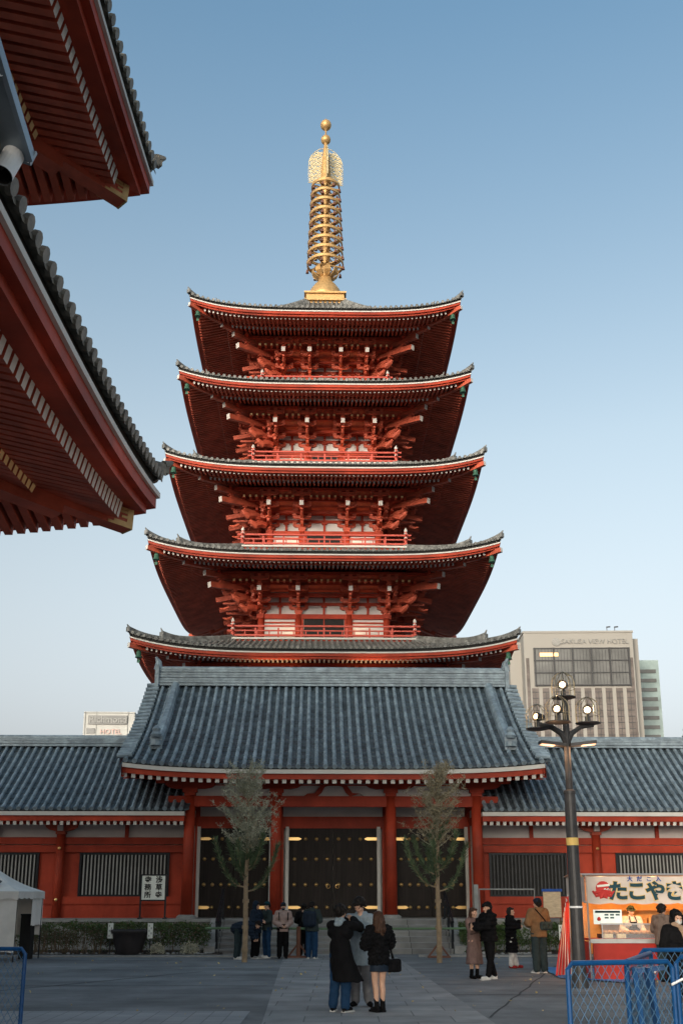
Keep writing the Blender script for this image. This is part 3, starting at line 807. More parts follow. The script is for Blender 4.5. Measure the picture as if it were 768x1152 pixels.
for sx, nm in ((-1, 'left'), (1, 'right')):
    hr = thing('stair_handrail', 'dark metal stair handrail by the %s, beside the %s pine tree' % (('hedge planter side', 'dark clad leftmost') if sx < 0 else ('couple in the long coat', 'rightmost')), 'handrail', (GX, GY, 0), ROT)
    hr['label'] = 'black metal handrail on the stone steps near the person bending down' if sx < 0 else 'black metal handrail on the stone steps near the embracing couple'
    hr['group'] = 'handrails on the gate steps'
    for i, y in enumerate((-1.3, -2.35, -3.4)):
        z0 = .9 - i * .38 if i else 1.1
        mb = MB(); mb.tube((sx * 4.0, y, z0), (sx * 4.0, y, z0 + 1.0), .045, n=8); mb.lathe([(.09, 0), (.09, .04)], c=(sx * 4.0, y, z0), n=10); mb.build('post', M['black'], hr)
    mb = MB(); mb.path([(sx * 4.0, -1.0, 2.12), (sx * 4.0, -1.35, 2.12), (sx * 4.0, -3.45, 1.12), (sx * 4.0, -3.6, 1.05)], .04, 8); mb.build('rail', M['black'], hr)
    mb = MB(); mb.path([(sx * 4.0, -1.35, 1.75), (sx * 4.0, -3.4, .78)], .03, 8); mb.build('rail', M['black'], hr)

# ------------------------------------------------------------------ WINGS
def wing(sx, label):
    w = thing('temple_wing', label, 'building', (GX, GY, 0), ROT)
    xa, xb = (-31, -5.62) if sx < 0 else (5.62, 31)
    gable(w, xa, xb, -.55, 3.6, 5.10, 8.05, .62, 'tile', .30, raf=.247, left=sx > 0 and False, right=False, ridge_h=.34, tile_r=.078, back=True, sode=False)
    # eave end return
    wy = 1.05
    B_ = MB(); Pl = MB()
    def bx(x0, x1, z0, z1, y, t, m_): m_.box(((x0 + x1) / 2, y, (z0 + z1) / 2), (x1 - x0, t, z1 - z0))
    bx(xa, xb, 1.1, 4.9, wy + .12, .1, Pl)
    bx(xa, xb, 1.1, 1.62, wy, .14, B_); bx(xa, xb, 3.86, 4.12, wy - .03, .2, B_); bx(xa, xb, 3.56, 3.83, wy - .015, .18, B_); bx(xa, xb, 1.62, 1.90, wy - .03, .20, B_); bx(xa, xb, 4.62, 4.85, wy - .05, .2, B_)
    bx(xa, xb, 1.9, 3.56, wy + .06, .06, B_)
    Pl.build('wall', M['plaster'], w); B_.build('beams', M['red'], w)
    first = None
    for i in range(5):
        xc = sx * (10.5 + 5.0 * i) if sx < 0 else (10.25 + 4.95 * i)
        mb = MB(); mb.tube((0, 0, 1.1), (0, 0, 4.3), .17, n=16)
        o = mb.build('column', M['red'], w, smooth=True, loc=(xc, wy - .12, 0))
        for z in (3.70, 1.78):
            m2 = MB(); m2.lathe([(.06, 0), (.055, .03), (.01, .05)], n=10); q = m2.build('stud', M['brass'], o, loc=(0, -.19, z)); q.rotation_euler = (math.pi / 2, 0, 0)
        m2 = MB(); m2.box((0, 0, 4.28), (.36, .36, .10)); m2.prism([(-.62, 4.62), (-.6, 4.50), (-.45, 4.40), (-.2, 4.34), (.2, 4.34), (.45, 4.40), (.6, 4.50), (.62, 4.62)], -.1, .1)
        m2.box((0, -.16, 4.47), (.22, .16, .22), 1)
        m2.build('bracket', [M['red2'], M['white']], w, loc=(xc, wy - .14, 0))
        m2 = MB(); m2.box((0, 0, 4.37), (.14, .1, .5)); m2.build('strut', M['red'], w, loc=(xc - sx * 2.5, wy - .03, 0))
        # window between this column and the previous one
        x0, x1 = (xc + .78, xc + 4.15) if sx < 0 else (xc - 4.15, xc - 1.2)
        if i == 4: pass
        f = MB()
        for z in (1.93, 3.50): f.box(((x0 + x1) / 2, wy + .0, z), (x1 - x0, .14, .08))
        for x in (x0, x1): f.box((x, wy + .0, 2.715), (.08, .14, 1.65))
        fo = f.build('window', M['black'], w)
        m2 = MB(); m2.box(((x0 + x1) / 2, wy + .02, 2.715), (x1 - x0 - .06, .02, 1.5)); m2.build('pane', M['dark'], fo)
        m2 = MB(); n = int((x1 - x0) / .135)
        for j in range(1, n): m2.box((x0 + (x1 - x0) * j / n, wy - .03, 2.715), (.052, .04, 1.5))
        m2.build('slats', M['slat'] if (sx < 0 or i > 0) else M['darkmetal'], fo)
    m2 = MB(); m2.box(((xa + xb) / 2, 4.2, 3.0), (xb - xa, 6.0, 4.0)); m2.build('body', M['plaster'], w)
    return w
wing(-1, 'low red temple wing with grey tiled roof behind the white canopy tent')
wing(1, 'low red temple wing with grey tiled roof behind the lamp post')
# rooftop seen beyond the right wing
rt_ = thing('tiled_roof_building', 'grey tiled roof end rising behind the right wing at the frame edge', 'building', (20.2, 49, -.75), ROT)
gable(rt_, -3, 9, -3, 2.2, 7.0, 10.0, .55, 'tile', .32, ridge_h=.5, tile_r=.1, right=False)
mb = MB(); mb.box((3, 2.2, 3.5), (11, 8, 7)); mb.build('wall', M['plaster'], rt_)

# ------------------------------------------------------------------ HALL EAVES (upper left)
HA = 15.2
hall = thing('temple_hall', 'huge red temple hall whose two deep tiled eaves reach in at upper left', 'temple hall', (0, 0, 0), 0)
def hall_roof(cx, cy, a, zm, lift, k, tb, wallb, zwall):
    e = bpy.data.objects.new('roof_tier', None); 
    rf, S, lf = hip_roof(hall, 'roof', a, zm, k, lift, 'tile3', .30, .232, tmax_all=tb, sc=1.25, slope0=.30, fly=1.75, base_to=a - wallb, tile_r=.088, ends=('white', 'ochre'), step=.34, hip0=.50, gilt=True, tipw=.62, rh=1.5)
    rf.location = (cx, cy, 0)
    return rf
HX, HY = -3.42 - HA, 18.45 - HA
hall_roof(HX - .08, HY, HA, 8.62, .66, .02, 6.2, 10.2, 0)
hall_roof(HX - .48, HY - .25, HA, 15.62, .5, .03, HA - 1, 9.9, 0)
mb = MB(); mb.box((HX, HY, 5), (19.6, 19.6, 10), 0); mb.box((HX, HY, 13.3), (18.6, 18.6, 6.0), 0); mb.build('walls', M['plaster'], hall)
for sx in range(8):
    for sy in range(8):
        if sx in (0, 7) or sy in (0, 7):
            x = HX - 9.9 + sx * 2.83; y = HY - 9.9 + sy * 2.83
            mb = MB(); mb.tube((x, y, 0), (x, y, 9.6), .33, n=14); mb.build('column', M['red'], hall)
mb = MB(); mb.box((HX, HY, 8.9), (20.6, 20.6, .5)); mb.box((HX, HY, 7.2), (20.2, 20.2, .5)); mb.box((HX, HY, 10.8), (19.8, 19.8, .4)); mb.box((HX, HY, 15.6), (19.8, 19.8, .5)); mb.build('beams', M['red'], hall)
# metal gutter and white drain pipe at the left edge
gt = MB(); r0 = [(-3.21, 9.0, 9.24), (-3.21, 4.6, 10.31)]
gt.beam(r0[0], r0[1], .05, .15); gt.grid([[V((-3.21, 9.0, 9.18)), V((-3.21, 4.6, 10.25))], [V((-3.60, 9.0, 9.26)), V((-3.60, 4.6, 10.33))], [V((-4.1, 9.0, 9.55)), V((-4.1, 4.6, 10.62))]])
gt.beam((-3.19, 9.02, 9.24), (-4.1, 9.02, 9.58), .04, .16)
for yy in (8.1, 7.2, 6.3, 5.4): gt.beam((-3.22, yy, 9.17 + (9 - yy) * .243), (-3.62, yy, 9.25 + (9 - yy) * .243), .06, .03); gt.tube((-3.19, yy, 9.32 + (9 - yy) * .243), (-3.42, yy, 9.62 + (9 - yy) * .243), .008, n=5)
gt.build('metal_gutter', M['greymetal'], hall)
gt = MB(); gt.tube((-3.37, 8.96, 9.26), (-3.42, 8.80, 8.86), .11, .11, n=20, caps=False); gt.tube((-3.37, 8.96, 9.26), (-3.42, 8.80, 8.86), .095, .095, n=20, mi=1, caps=False)
gt.build('drain_pipe', [M['duct'], M['dark']], hall)
# ------------------------------------------------------------------ DISTANT BUILDINGS
hotel = thing('hotel_tower', 'wide cream concrete hotel tower with tall dark window bands, far right behind the lamp', 'building', (60.1, 252, 0), R(-1.5))
HT = 67.6
mb = MB(); mb.box((0, 10, HT / 2), (27.6, 20, HT)); mb.box((-15.2, 13, HT / 2 - .6), (3.2, 16, HT - 1.2)); mb.box((14.9, 12, HT / 2 - .4), (2.2, 17, HT - .8)); mb.box((0, 10, HT + .2), (28, 20.4, .5))
mb.build('wall', M['hotel'], hotel)
mb = MB(); mb.box((.6, -.15, 58.6), (24.2, .5, 9.8)); b0 = mb.build('window_block', M['hotelglass2'], hotel)
mb = MB()
for i in range(6): mb.box((-11.2 + 23.6 * i / 5, -.55, 58.6), (.34, .3, 9.9))
for i in range(4): mb.box((.6, -.50, 53.9 + 9.5 * i / 3), (24.2, .2, .28))
for i in range(30): mb.box((-11.0 + 23.2 * i / 29, -.45, 58.6), (.07, .1, 9.7))
mb.build('mullions', M['darkmetal'], b0)
mb = MB(); mb.box((-7.6, -.47, 61.8), (4.6, .1, .9)); mb.build('lit_windows', M['hotelsign'], b0)
for i in range(10):
    x = -11.4 + i * 2.62
    mb = MB(); mb.box((x, -.06, 26.6), (1.62, .3, 53.2)); wo = mb.build('window_band', M['hotelglass'], hotel)
    mb = MB()
    for j in range(34): mb.box((x, -.24, 1 + j * 1.55), (1.62, .1, .16))
    mb.box((x, -.24, 26), (.08, .1, 52))
    mb.build('mullions', M['darkmetal'], wo)
for sx in (-13.0, 13.1):
    mb = MB(); mb.box((sx, -.03, 30), (.8, .2, 62)); mb.build('window_band', M['hotelglass'], hotel)
text('lettering', 'ASAKUSA VIEW HOTEL', 1.75, M['stone'], hotel, (3.6, -.2, 65.2), extrude=.12)
mb = MB(); mb.tube((-5.6, -.3, 65.2), (-5.6, 0, 65.2), 1.1, n=24); mb.tube((-5.6, -.4, 65.2), (-5.6, -.3, 65.2), .7, n=24); mb.build('emblem', M['stone'], hotel)
for x in (8.2, 10.2):
    mb = MB(); mb.tube((x, 3, HT), (x, 3, HT + 2.2), .09, n=6); mb.beam((x - .1, 3, HT + 2.2), (x + .9, 3, HT + 2.3), .25, .3); mb.build('rooftop_lamp', M['darkmetal'], hotel)
tb_ = thing('teal_glass_tower', 'slim pale teal glass tower standing just right of the wide hotel', 'building', (84.4, 275, 0), R(-1.5))
mb = MB(); mb.box((0, 8, 33), (6.4, 14, 66)); mb.build('wall', M['teal'], tb_)
for j in range(24):
    mb = MB(); mb.box((-.4, .9, 3 + j * 2.6), (5.4, .3, 1.0)); mb.build('window', M['hotelglass2'], tb_)
for sx, sy in ((98.6, 262),):
    an = thing('antenna_mast', 'thin antenna mast on the skyline right of the teal tower', 'antenna', (sx, sy, 0))
    mb = MB(); mb.tube((0, 0, 30), (0, 0, 47), .16, .08, n=6); mb.tube((0, 0, 0), (0, 0, 30), .5, .2, n=8); mb.build('pole', M['darkmetal'], an)
rh = thing('hotel_block', 'narrow pale hotel block with a dark sign, far behind the left roof edge', 'building', (-57.6, 250, 0), R(3))
mb = MB(); mb.box((0, 8, 23.5), (12.5, 14, 47)); mb.build('wall', M['pale'], rh)
for j in range(14):
    mb = MB(); mb.box((-4.4, .9, 2.5 + j * 3.05), (2.0, .3, 1.3)); mb.build('window', M['hotelglass2'], rh)
mb = MB()
for j in range(8): mb.box((0, .92, 4 + j * 6.1), (12.5, .2, .14))
for x in (-5.9, -3.1, 4.6): mb.box((x, .92, 23.5), (.14, .2, 47))
mb.build('panel_joints', M['slat'], rh)
mb = MB(); mb.box((-.3, .75, 44.9), (9.6, .3, 2.2)); s_ = mb.build('sign_band', M['hotelglass2'], rh)
text('lettering', 'Richmond', 2.3, M['slat'], rh, (-.2, .5, 44.9), extrude=.08, bold=.03)
text('lettering', 'HOTEL', 1.7, mat('faded pink lettering', (.62, .42, .38), .7), rh, (.6, .75, 41.9), extrude=.08)
text('lettering', '浅草', 1.7, M['slat'], rh, (.6, .75, 39.6), extrude=.08)
# ------------------------------------------------------------------ helpers for foliage
def leaves(mb, pts, size, rnd, n_per=1, mi=0, asp=.55, up=0.0):
    for p in pts:
        for _ in range(n_per):
            d = V((rnd.gauss(0, 1), rnd.gauss(0, 1), rnd.gauss(0, 1) + up)).normalized(); e = d.orthogonal().normalized()
            e = Matrix.Rotation(rnd.uniform(0, 6.28), 3, d) @ e
            s = size * rnd.uniform(.6, 1.3); q = V(p)
            mb.add([q, q + d * s * .5 + e * s * asp * .5, q + d * s, q + d * s * .5 - e * s * asp * .5], [(0, 1, 2, 3)], mi)

def hedge(name, label, x0, x1, y0, y1, h, dens, seed, dry=.1, group=None, top_gap=.0):
    rnd = random.Random(seed)
    t = thing(name, label, 'hedge', ((x0 + x1) / 2, (y0 + y1) / 2, 0), 0, group)
    cx, cy = (x0 + x1) / 2, (y0 + y1) / 2
    L_ = MB(); T = MB()
    area = (x1 - x0) * h
    for i in range(int(area * dens)):
        x = rnd.uniform(x0, x1); y = rnd.uniform(y0, y1)
        hh = h * (.98 + .16 * noise.noise(V((x * 1.6, seed, 0))) + .12 * noise.noise(V((x * 6, seed, 0))))
        z = hh * (rnd.random() ** .6) 
        gap = noise.noise(V((x * 1.1, z * 2.2, seed * 3.1)))
        if gap < -.30 and rnd.random() < .8: continue
        if z < .30 * h and rnd.random() < .75: continue
        m = 1 if rnd.random() < dry * (1.6 - z / h) else 0
        leaves(L_, [(x - cx, y - cy, z)], .07, rnd, 1, m)
    n = int((x1 - x0) * 6)
    for i in range(n):
        x = rnd.uniform(x0, x1) - cx; y = rnd.uniform(y0 + .1, y1 - .1) - cy
        p = [(x, y, 0), (x + rnd.uniform(-.08, .08), y, h * .4), (x + rnd.uniform(-.2, .2), y + rnd.uniform(-.1, .1), h * .8)]
        T.path(p, [.018, .013, .006], 4)
    L_.build('foliage', [M['leafdark'], M['leafdry']], t); T.build('stems', M['leafdry'], t)
    return t
hedge('hedge', 'long low clipped hedge with bare stems, left of the steps behind the planter bowl', -10.9, -4.45, 35.4, 36.5, 1.02, 3000, 1, dry=.25)
hedge('hedge', 'dense dark green hedge behind the people right of the steps', 4.0, 8.6, 35.7, 36.6, 1.02, 4300, 2, dry=.04)
rnd = random.Random(3)
for (x, y, r, lab) in ((-6.05, 35.0, .30, 'small round straw coloured shrub right of the planter bowl'), (-4.95, 35.0, .34, 'small round straw coloured shrub at the hedge end nearest the steps')):
    mb = MB(); pts = []
    for i in range(700):
        d = V((rnd.gauss(0, 1), rnd.gauss(0, 1), rnd.gauss(0, 1))).normalized() * r * rnd.uniform(.5, 1); d.z = abs(d.z) * 1.1 + .03; pts.append(d)
    leaves(mb, pts, .07, rnd, 1, 0, .3, up=.8); tag(mb.build('shrub', M['paletwig'], loc=(x, y, .05)), lab, 'shrub')
rnd = random.Random(4)
mb = MB(); pts = [V((rnd.uniform(-1.1, 1.1), rnd.gauss(0, .25), rnd.random() ** .8 * .8)) for i in range(1500)]
leaves(mb, pts, .08, rnd, 1, 0, .18, up=1.0)
for i in range(60):
    x = rnd.uniform(-1.1, 1.1); mb.path([(x, 0, 0), (x + rnd.uniform(-.15, .15), rnd.uniform(-.2, .2), .75)], [.012, .004], 4)
tag(mb.build('dry_shrub', M['leafdry'], loc=(-9.0, 35.1, .05)), 'brown dried twiggy shrubs at the far left foot of the hedge', 'shrub')
# kerb side rocks and leaf litter
rnd = random.Random(9); mb = MB()
for i in range(150):
    x = rnd.uniform(-10.5, -4.3) if i % 2 else rnd.uniform(4.0, 8); y = rnd.uniform(34.8, 35.3); r = rnd.uniform(.02, .07)
    mb.lathe([(r * .7, 0), (r, r * .4), (r * .5, r * .9)], c=(x, y, .06), n=6)
o = mb.build('bed_pebbles', M['stone']); o['kind'] = 'stuff'
mb = MB()
for i in range(170):
    x = rnd.uniform(-8, 8); y = rnd.uniform(17, 34)
    leaves(mb, [(x, y, .012 + rnd.random() * .01)], .07, rnd, 1)
o = mb.build('fallen_leaves', mat('yellow fallen leaves', (.42, .33, .15), .8, var=.3)); o['kind'] = 'stuff'

# seams and a cover in the asphalt
def seam(name, pts, w, m):
    mb = MB(); rows = []
    for i, p in enumerate(pts):
        a = V(pts[max(i - 1, 0)]); b = V(pts[min(i + 1, len(pts) - 1)]); d = (b - a).normalized(); nrm_ = V((-d.y, d.x, 0)) * w; q = V(p); q.z = .004
        rows.append([q - nrm_, q + nrm_])
    mb.grid(rows); o = mb.build(name, m); o['kind'] = 'structure'
sm = mat('tar seam', (.05, .055, .055), .8, var=.3); rnd = random.Random(6)
seam('asphalt_seam', [(lerp(-8.5, -3.6, i / 20) + rnd.uniform(-.04, .04), lerp(19.2, 27.5, i / 20) + rnd.uniform(-.05, .05), 0) for i in range(21)], .035, sm)
seam('asphalt_seam', [(lerp(-14, -1.6, i / 20), 23.1 + rnd.uniform(-.03, .03), 0) for i in range(21)], .025, sm)
seam('asphalt_seam', [(lerp(2.1, 14, i / 20), 21.0 + rnd.uniform(-.03, .03), 0) for i in range(21)], .025, sm)
seam('asphalt_seam', [(lerp(2.3, 6, i / 20) + rnd.uniform(-.04, .04), lerp(17, 30, i / 20), 0) for i in range(21)], .02, sm)
# planter bowl and small signs
mb = MB(); mb.lathe([(.36, 0), (.40, .05), (.52, .45), (.56, .66), (.62, .72), (.62, .80), (.54, .80), (.50, .70)], n=28)
tag(mb.build('planter_bowl', M['rust'] if 0 else mat('dark iron bowl', (.03, .025, .025), .5, var=.3), loc=(-6.95, 34.95, .04), smooth=True), 'large dark iron bowl standing on the kerb between two small white signs', 'bowl')
def small_sign(x, y, z, label, rzz=0):
    t = thing('small_sign', label, 'sign', (x, y, 0), rzz, 'small white notice signs')
    mb = MB(); mb.tube((0, .02, 0), (0, .02, z + .2), .018, n=6); mb.build('stake', M['darkmetal'], t)
    mb = MB(); mb.box((0, 0, z + .0), (.17, .02, .48)); mb.build('panel', M['paper'], t)
    mb = MB()
    for i in range(5): mb.box((-.035 + (i % 2) * .07, -.012, z + .16 - i * .08), (.03, .004, .06))
    mb.build('lettering', M['slat'], t)
small_sign(-7.55, 34.8, .80, 'small white notice sign left of the dark planter bowl')
small_sign(-6.25, 34.8, .80, 'small white notice sign right of the dark planter bowl')
small_sign(7.15, 34.6, .75, 'small white notice sign before the right hedge, nearest the lamp post')

# signboard
t = thing('signboard', 'white signboard with black characters on black legs before the left slatted window', 'sign', (-6.85, 38.4, 1.10), ROT)
mb = MB(); mb.box((0, 0, 1.11), (.86, .05, .86)); mb.build('panel', M['paper'], t)
mb = MB()
for x in (-.45, .45): mb.box((x, 0, .78), (.055, .09, 1.56)); mb.box((x, 0, .03), (.08, .6, .06))
for z in (.66, 1.56): mb.box((0, 0, z), (.9, .08, .05))
mb.build('frame', M['black'], t)
for col, x in (('浅草寺', .20), ('寺務所', -.20)):
    for j, ch in enumerate(col): text('lettering', ch, .25, M['inkblack'], t, (x, -.035, 1.38 - j * .27), extrude=.004, bold=.006)
# notice board right
t = thing('notice_board', 'wooden notice board with a blue top rail behind the brown jacket man', 'notice board', (7.45, 37.4, 1.0), ROT)
mb = MB(); mb.box((0, 0, .62), (.62, .05, .88)); mb.build('panel', mat('pale plywood', (.50, .38, .25), .7, var=.2, scale=6, stretch=(1, 1, 4)), t)
mb = MB(); mb.box((0, 0, 1.11), (.72, .14, .09)); mb.build('cap', M['inkblue'], t)
mb = MB()
for x in (-.28, .28): mb.box((x, .05, .3), (.05, .05, 1.5))
mb.build('legs', M['rust'], t)
# grey frame rail right of gate
t = thing('metal_rail', 'thin grey metal frame rail before the right hand slatted window', 'railing', (6.0, 38.3, 1.10), ROT)
mb = MB(); mb.path([(-1.0, 0, 0), (-1.0, 0, 1.05), (1.0, 0, 1.05), (1.0, 0, 0)], .03, 8); mb.build('frame', M['slat'], t)
mb = MB(); mb.box((-1.12, 0, .62), (.16, .05, 1.2)); mb.build('panel', M['slat'], t)

# green pipe barrier in front of the steps
t = thing('pipe_barrier', 'low green pipe rail on brown posts in front of the gate steps', 'barrier', (0, 34.0, 0))
mb = MB()
mb.path([(-4.35, 0, .90), (-3.0, 0, .905), (0, 0, .88), (3.0, 0, .89), (4.35, 0, .90)], .035, 8); mb.build('rail', M['bamboo'], t)
for x in (-1.37, 3.1):
    mb = MB(); mb.tube((x, 0, 0), (x, 0, .95), .07, n=10); mb.path([(x - .35, .1, 0), (x, 0, .45)], .03, 6); mb.path([(x + .35, .1, 0), (x, 0, .45)], .03, 6); mb.box((x, 0, .03), (.7, .3, .05)); mb.build('post', M['rust'], t)

# ------------------------------------------------------------------ the two New Year pines
def pine(x, y, seed, label, warm):
    rnd = random.Random(seed)
    t = thing('pine_tree', label, 'tree', (x, y, 0), 0, 'staked trees in front of the gate')
    mb = MB(); mb.path([(0, 0, 0), (.01, 0, 1), (-.01, 0, 2.2), (.03, 0, 3.6), (.02, 0, 4.9), (.05, 0, 5.9)], [.082, .078, .066, .045, .028, .01], 10)
    for z in (.35, 1.75, 1.0): mb.lathe([(.10, -.05), (.10, .05)], c=(0, 0, z), n=10)
    mb.build('trunk', M['bark'], t)
    Br = MB(); Nd = MB(); Up = MB()
    def needles(p, d, n, L_, spread=.55):
        for _ in range(n):
            v = (d + V((rnd.gauss(0, spread), rnd.gauss(0, spread), rnd.gauss(0, spread)))).normalized()
            e = v.orthogonal().normalized(); e = Matrix.Rotation(rnd.uniform(0, 6.3), 3, v) @ e * 1.6
            l = L_ * rnd.uniform(.6, 1.2); q = p + v * .01
            Nd.add([q - e * .006, q + e * .006, q + v * l + e * .003, q + v * l - e * .003], [(0, 1, 2, 3)], 0)
    # low upswept branches
    for i in range(7 if seed == 11 else 6):
        a = [0.1, 3.2, 1.9, 4.4, 2.6, 5.5, .75][i] + rnd.uniform(-.15, .15); L_ = (.95, .98, .7, .6, .75, .7, .62)[i]
        z0 = 2.02 + .12 * i
        pts = []
        for j in range(9):
            u = j / 8; r = L_ * (u ** .75); z = z0 + .28 * u + (1.15 if i < 2 else .8) * u ** 2.3
            pts.append(V((math.cos(a) * r, math.sin(a) * r, z)))
        Br.path(pts, [.028 - .002 * j for j in range(9)], 5)
        for j in range(1, 8):
            for u in (0, .33, .66):
                p = pts[j].lerp(pts[j + 1], u); d = (pts[j + 1] - pts[j]).normalized()
                needles(p, d * .9 + V((0, 0, .25)), 13 + j * 2, .13 + .010 * j, .5)
    # mid tuft round the trunk
    for i in range(60 if seed == 11 else 42):
        z = rnd.uniform(2.75, 4.0); a = rnd.uniform(0, 6.28); r = abs(rnd.gauss(0, .17)) * (1.3 - (z - 2.75) * .2)
        p = V((math.cos(a) * r, math.sin(a) * r, z)); needles(p, V((math.cos(a) * .4, math.sin(a) * .4, .9)), 13, .19, .45)
    # sparse grey green crown
    for i in range(100 if seed == 11 else 86):
        z = rnd.uniform(3.1, 5.45); a = rnd.uniform(0, 6.28); L_ = rnd.uniform(.35, .95) * (1.15 - .40 * max(0, z - 4.2))
        pts = [V((0.02, 0, z))]; dx, dy = math.cos(a), math.sin(a)
        for j in range(1, 6):
            u = j / 5; pts.append(V((dx * L_ * u + rnd.gauss(0, .02), dy * L_ * u + rnd.gauss(0, .02), z + .58 * L_ * u + .20 * u * u)))
        Up.path(pts, [.010, .008, .007, .005, .004, .002], 4, 1)
        for j in range(1, 6):
            leaves(Up, [pts[j] + V((rnd.gauss(0, .04), rnd.gauss(0, .04), rnd.gauss(0, .04))) for _ in range(12)], .062, rnd, 1, 0, .4, up=.6)
            for _ in range(3):
                q = pts[j]; e = q + V((rnd.gauss(0, .10), rnd.gauss(0, .10), rnd.uniform(.03, .16))); Up.path([q, e], [.004, .002], 3, 1)
                leaves(Up, [q.lerp(e, rnd.random()) for _ in range(6)], .045, rnd, 1, 0, .4, up=.5)
    Br.build('branches', M['bark'], t); Nd.build('needles', M['pine'], t); Up.build('crown', [warm, M['paletwig']], t)
pine(-2.86, 31.6, 11, 'slim staked tree with green pine boughs below a greyish crown, beside the bending person', M['paleleaf'])
pine(2.86, 31.3, 23, 'slim staked tree with green pine boughs below a brownish crown, beside the embracing couple', mat('brownish leaves', (.19, .17, .10), .7, var=.3, scale=4, col2=(.36, .28, .17)))

# ------------------------------------------------------------------ lamp post
lp = thing('lamp_post', 'tall dark lamp post with four caged lit floodlights in front of the food stall', 'lamp post', (5.0, 22.57, 0))
mb = MB(); mb.path([(0, 0, 0), (0, 0, 1.6), (0, 0, 4.05)], [.140, .135, .120], 16); mb.lathe([(.17, 0), (.17, .25), (.155, .3)], n=16); mb.lathe([(.125, 4.03), (.13, 4.05), (.13, 4.1), (.09, 4.13)], n=16)
mb.tube((0, 0, 4.1), (0, 0, 5.6), .075, .07, n=12); mb.build('pole', M['darkmetal'], lp)
mb = MB(); mb.tube((0, 0, 5.6), (0, 0, 6.2), .07, n=10)
for a in (0.05, 3.35, 2.75):
    d = V((math.cos(a), math.sin(a), 0)); mb.path([V((0, 0, 5.15)), d * .12 + V((0, 0, 5.38)), d * .33 + V((0, 0, 5.52)), d * .62 + V((0, 0, 5.56))], [.07, .06, .045, .04], 8)
mb.build('bracket_arms', M['darkmetal'], lp)
mb = MB(); mb.tube((0, 0, 2.93), (0, 0, 3.09), .131, n=16); mb.build('yellow_sticker', M['yellow'], lp)
text('lettering', 'N1', .10, M['inkblack'], lp, (-.02, -.152, 3.01), extrude=.002) if 0 else None
mb = MB(); mb.tube((0, 0, 1.62), (0, 0, 1.66), .140, n=16); mb.build('tape_band', M['tape'], lp)
def cage(x, y, z, aim, lens, power, s=1.0):
    e = bpy.data.objects.new('caged_floodlight', None); C.objects.link(e); e.parent = lp; e.location = (x, y, z)
    mb = MB(); mb.lathe([(.02, -.03), (.22 * s, -.015), (.275 * s, 0), (.275 * s, .015), (.02, .02)], n=20); mb.build('tray', M['darkmetal'], e)
    mb = MB()
    for i in range(10):
        t = 2 * math.pi * i / 10; c_, s_ = math.cos(t) * s, math.sin(t) * s
        mb.path([(c_ * .26, s_ * .26, .02), (c_ * .26, s_ * .26, .36 * s), (c_ * .22, s_ * .22, .47 * s), (c_ * .12, s_ * .12, .55 * s), (0, 0, .60 * s)], .008, 4)
    for zz in (.2,): mb.path([(math.cos(2 * math.pi * i / 16) * .26 * s, math.sin(2 * math.pi * i / 16) * .26 * s, zz * s) for i in range(17)], .006, 4)
    mb.build('wire_cage', mat('brassy wire', (.32, .26, .17), .4, metal=.6), e)
    d = V(aim).normalized(); c = V((0, 0, .30 * s))
    mb = MB(); mb.tube(c - d * .17, c - d * .02, .07 * s, .105 * s, n=14); mb.tube(c - d * .02, c + d * .06, .105 * s, .11 * s, n=14, caps=False); mb.tube((0, 0, 0), c - d * .05, .03, n=8); mb.box((0, 0, .1), (.1, .1, .12)); mb.build('lamp_body', M['darkmetal'], e)
    mb = MB(); mb.lathe([(.07 * s, 0), (.06 * s, .02), (.02, .03)], n=16); q = mb.build('lens', lens, e, loc=c + d * .03); q.rotation_euler = d.to_track_quat('Z', 'Y').to_euler()
    l = bpy.data.lights.new('floodlight', 'SPOT'); l.energy = power; l.spot_size = R(80); l.spot_blend = .6; l.color = (1, .62, .35); l.shadow_soft_size = .08
    lo = bpy.data.objects.new('floodlight', l); C.objects.link(lo); lo.parent = e; lo.location = c + d * .12; lo.rotation_euler = (-d).to_track_quat('Z', 'Y').to_euler()
cage(-.02, 0, 6.18, (-.55, -.83, -.05), M['bulbw'], 60)
cage(-.60, .18, 5.50, (-.75, -.35, .05), M['bulbwarm'], 40, .95)
cage(-.26, -.42, 5.55, (-.6, -.8, 0), M['bulbw'], 40)
cage(.50, .02, 5.60, (-.12, -.98, 0), M['bulbw'], 40, 1.02)
for sx in (-1, 1):
    mb = MB(); mb.beam((sx * .06, -.05, 5.10), (sx * .62, -.1, 5.16), .26, .07); f = mb.build('panel_light', M['darkmetal'], lp)
    mb = MB(); mb.beam((sx * .30, -.08, 5.090), (sx * .60, -.1, 5.118), .20, .012); mb.build('lit_panel', M['led'], f)
l = bpy.data.lights.new('panel glow', 'POINT'); l.energy = 9; l.color = (1, .55, .28); l.shadow_soft_size = .15
lo = bpy.data.objects.new('panel_glow', l); C.objects.link(lo); lo.parent = lp; lo.location = (-.42, -.12, 4.95)
lo = bpy.data.objects.new('panel_glow', l); C.objects.link(lo); lo.parent = lp; lo.location = (.45, -.12, 4.97)

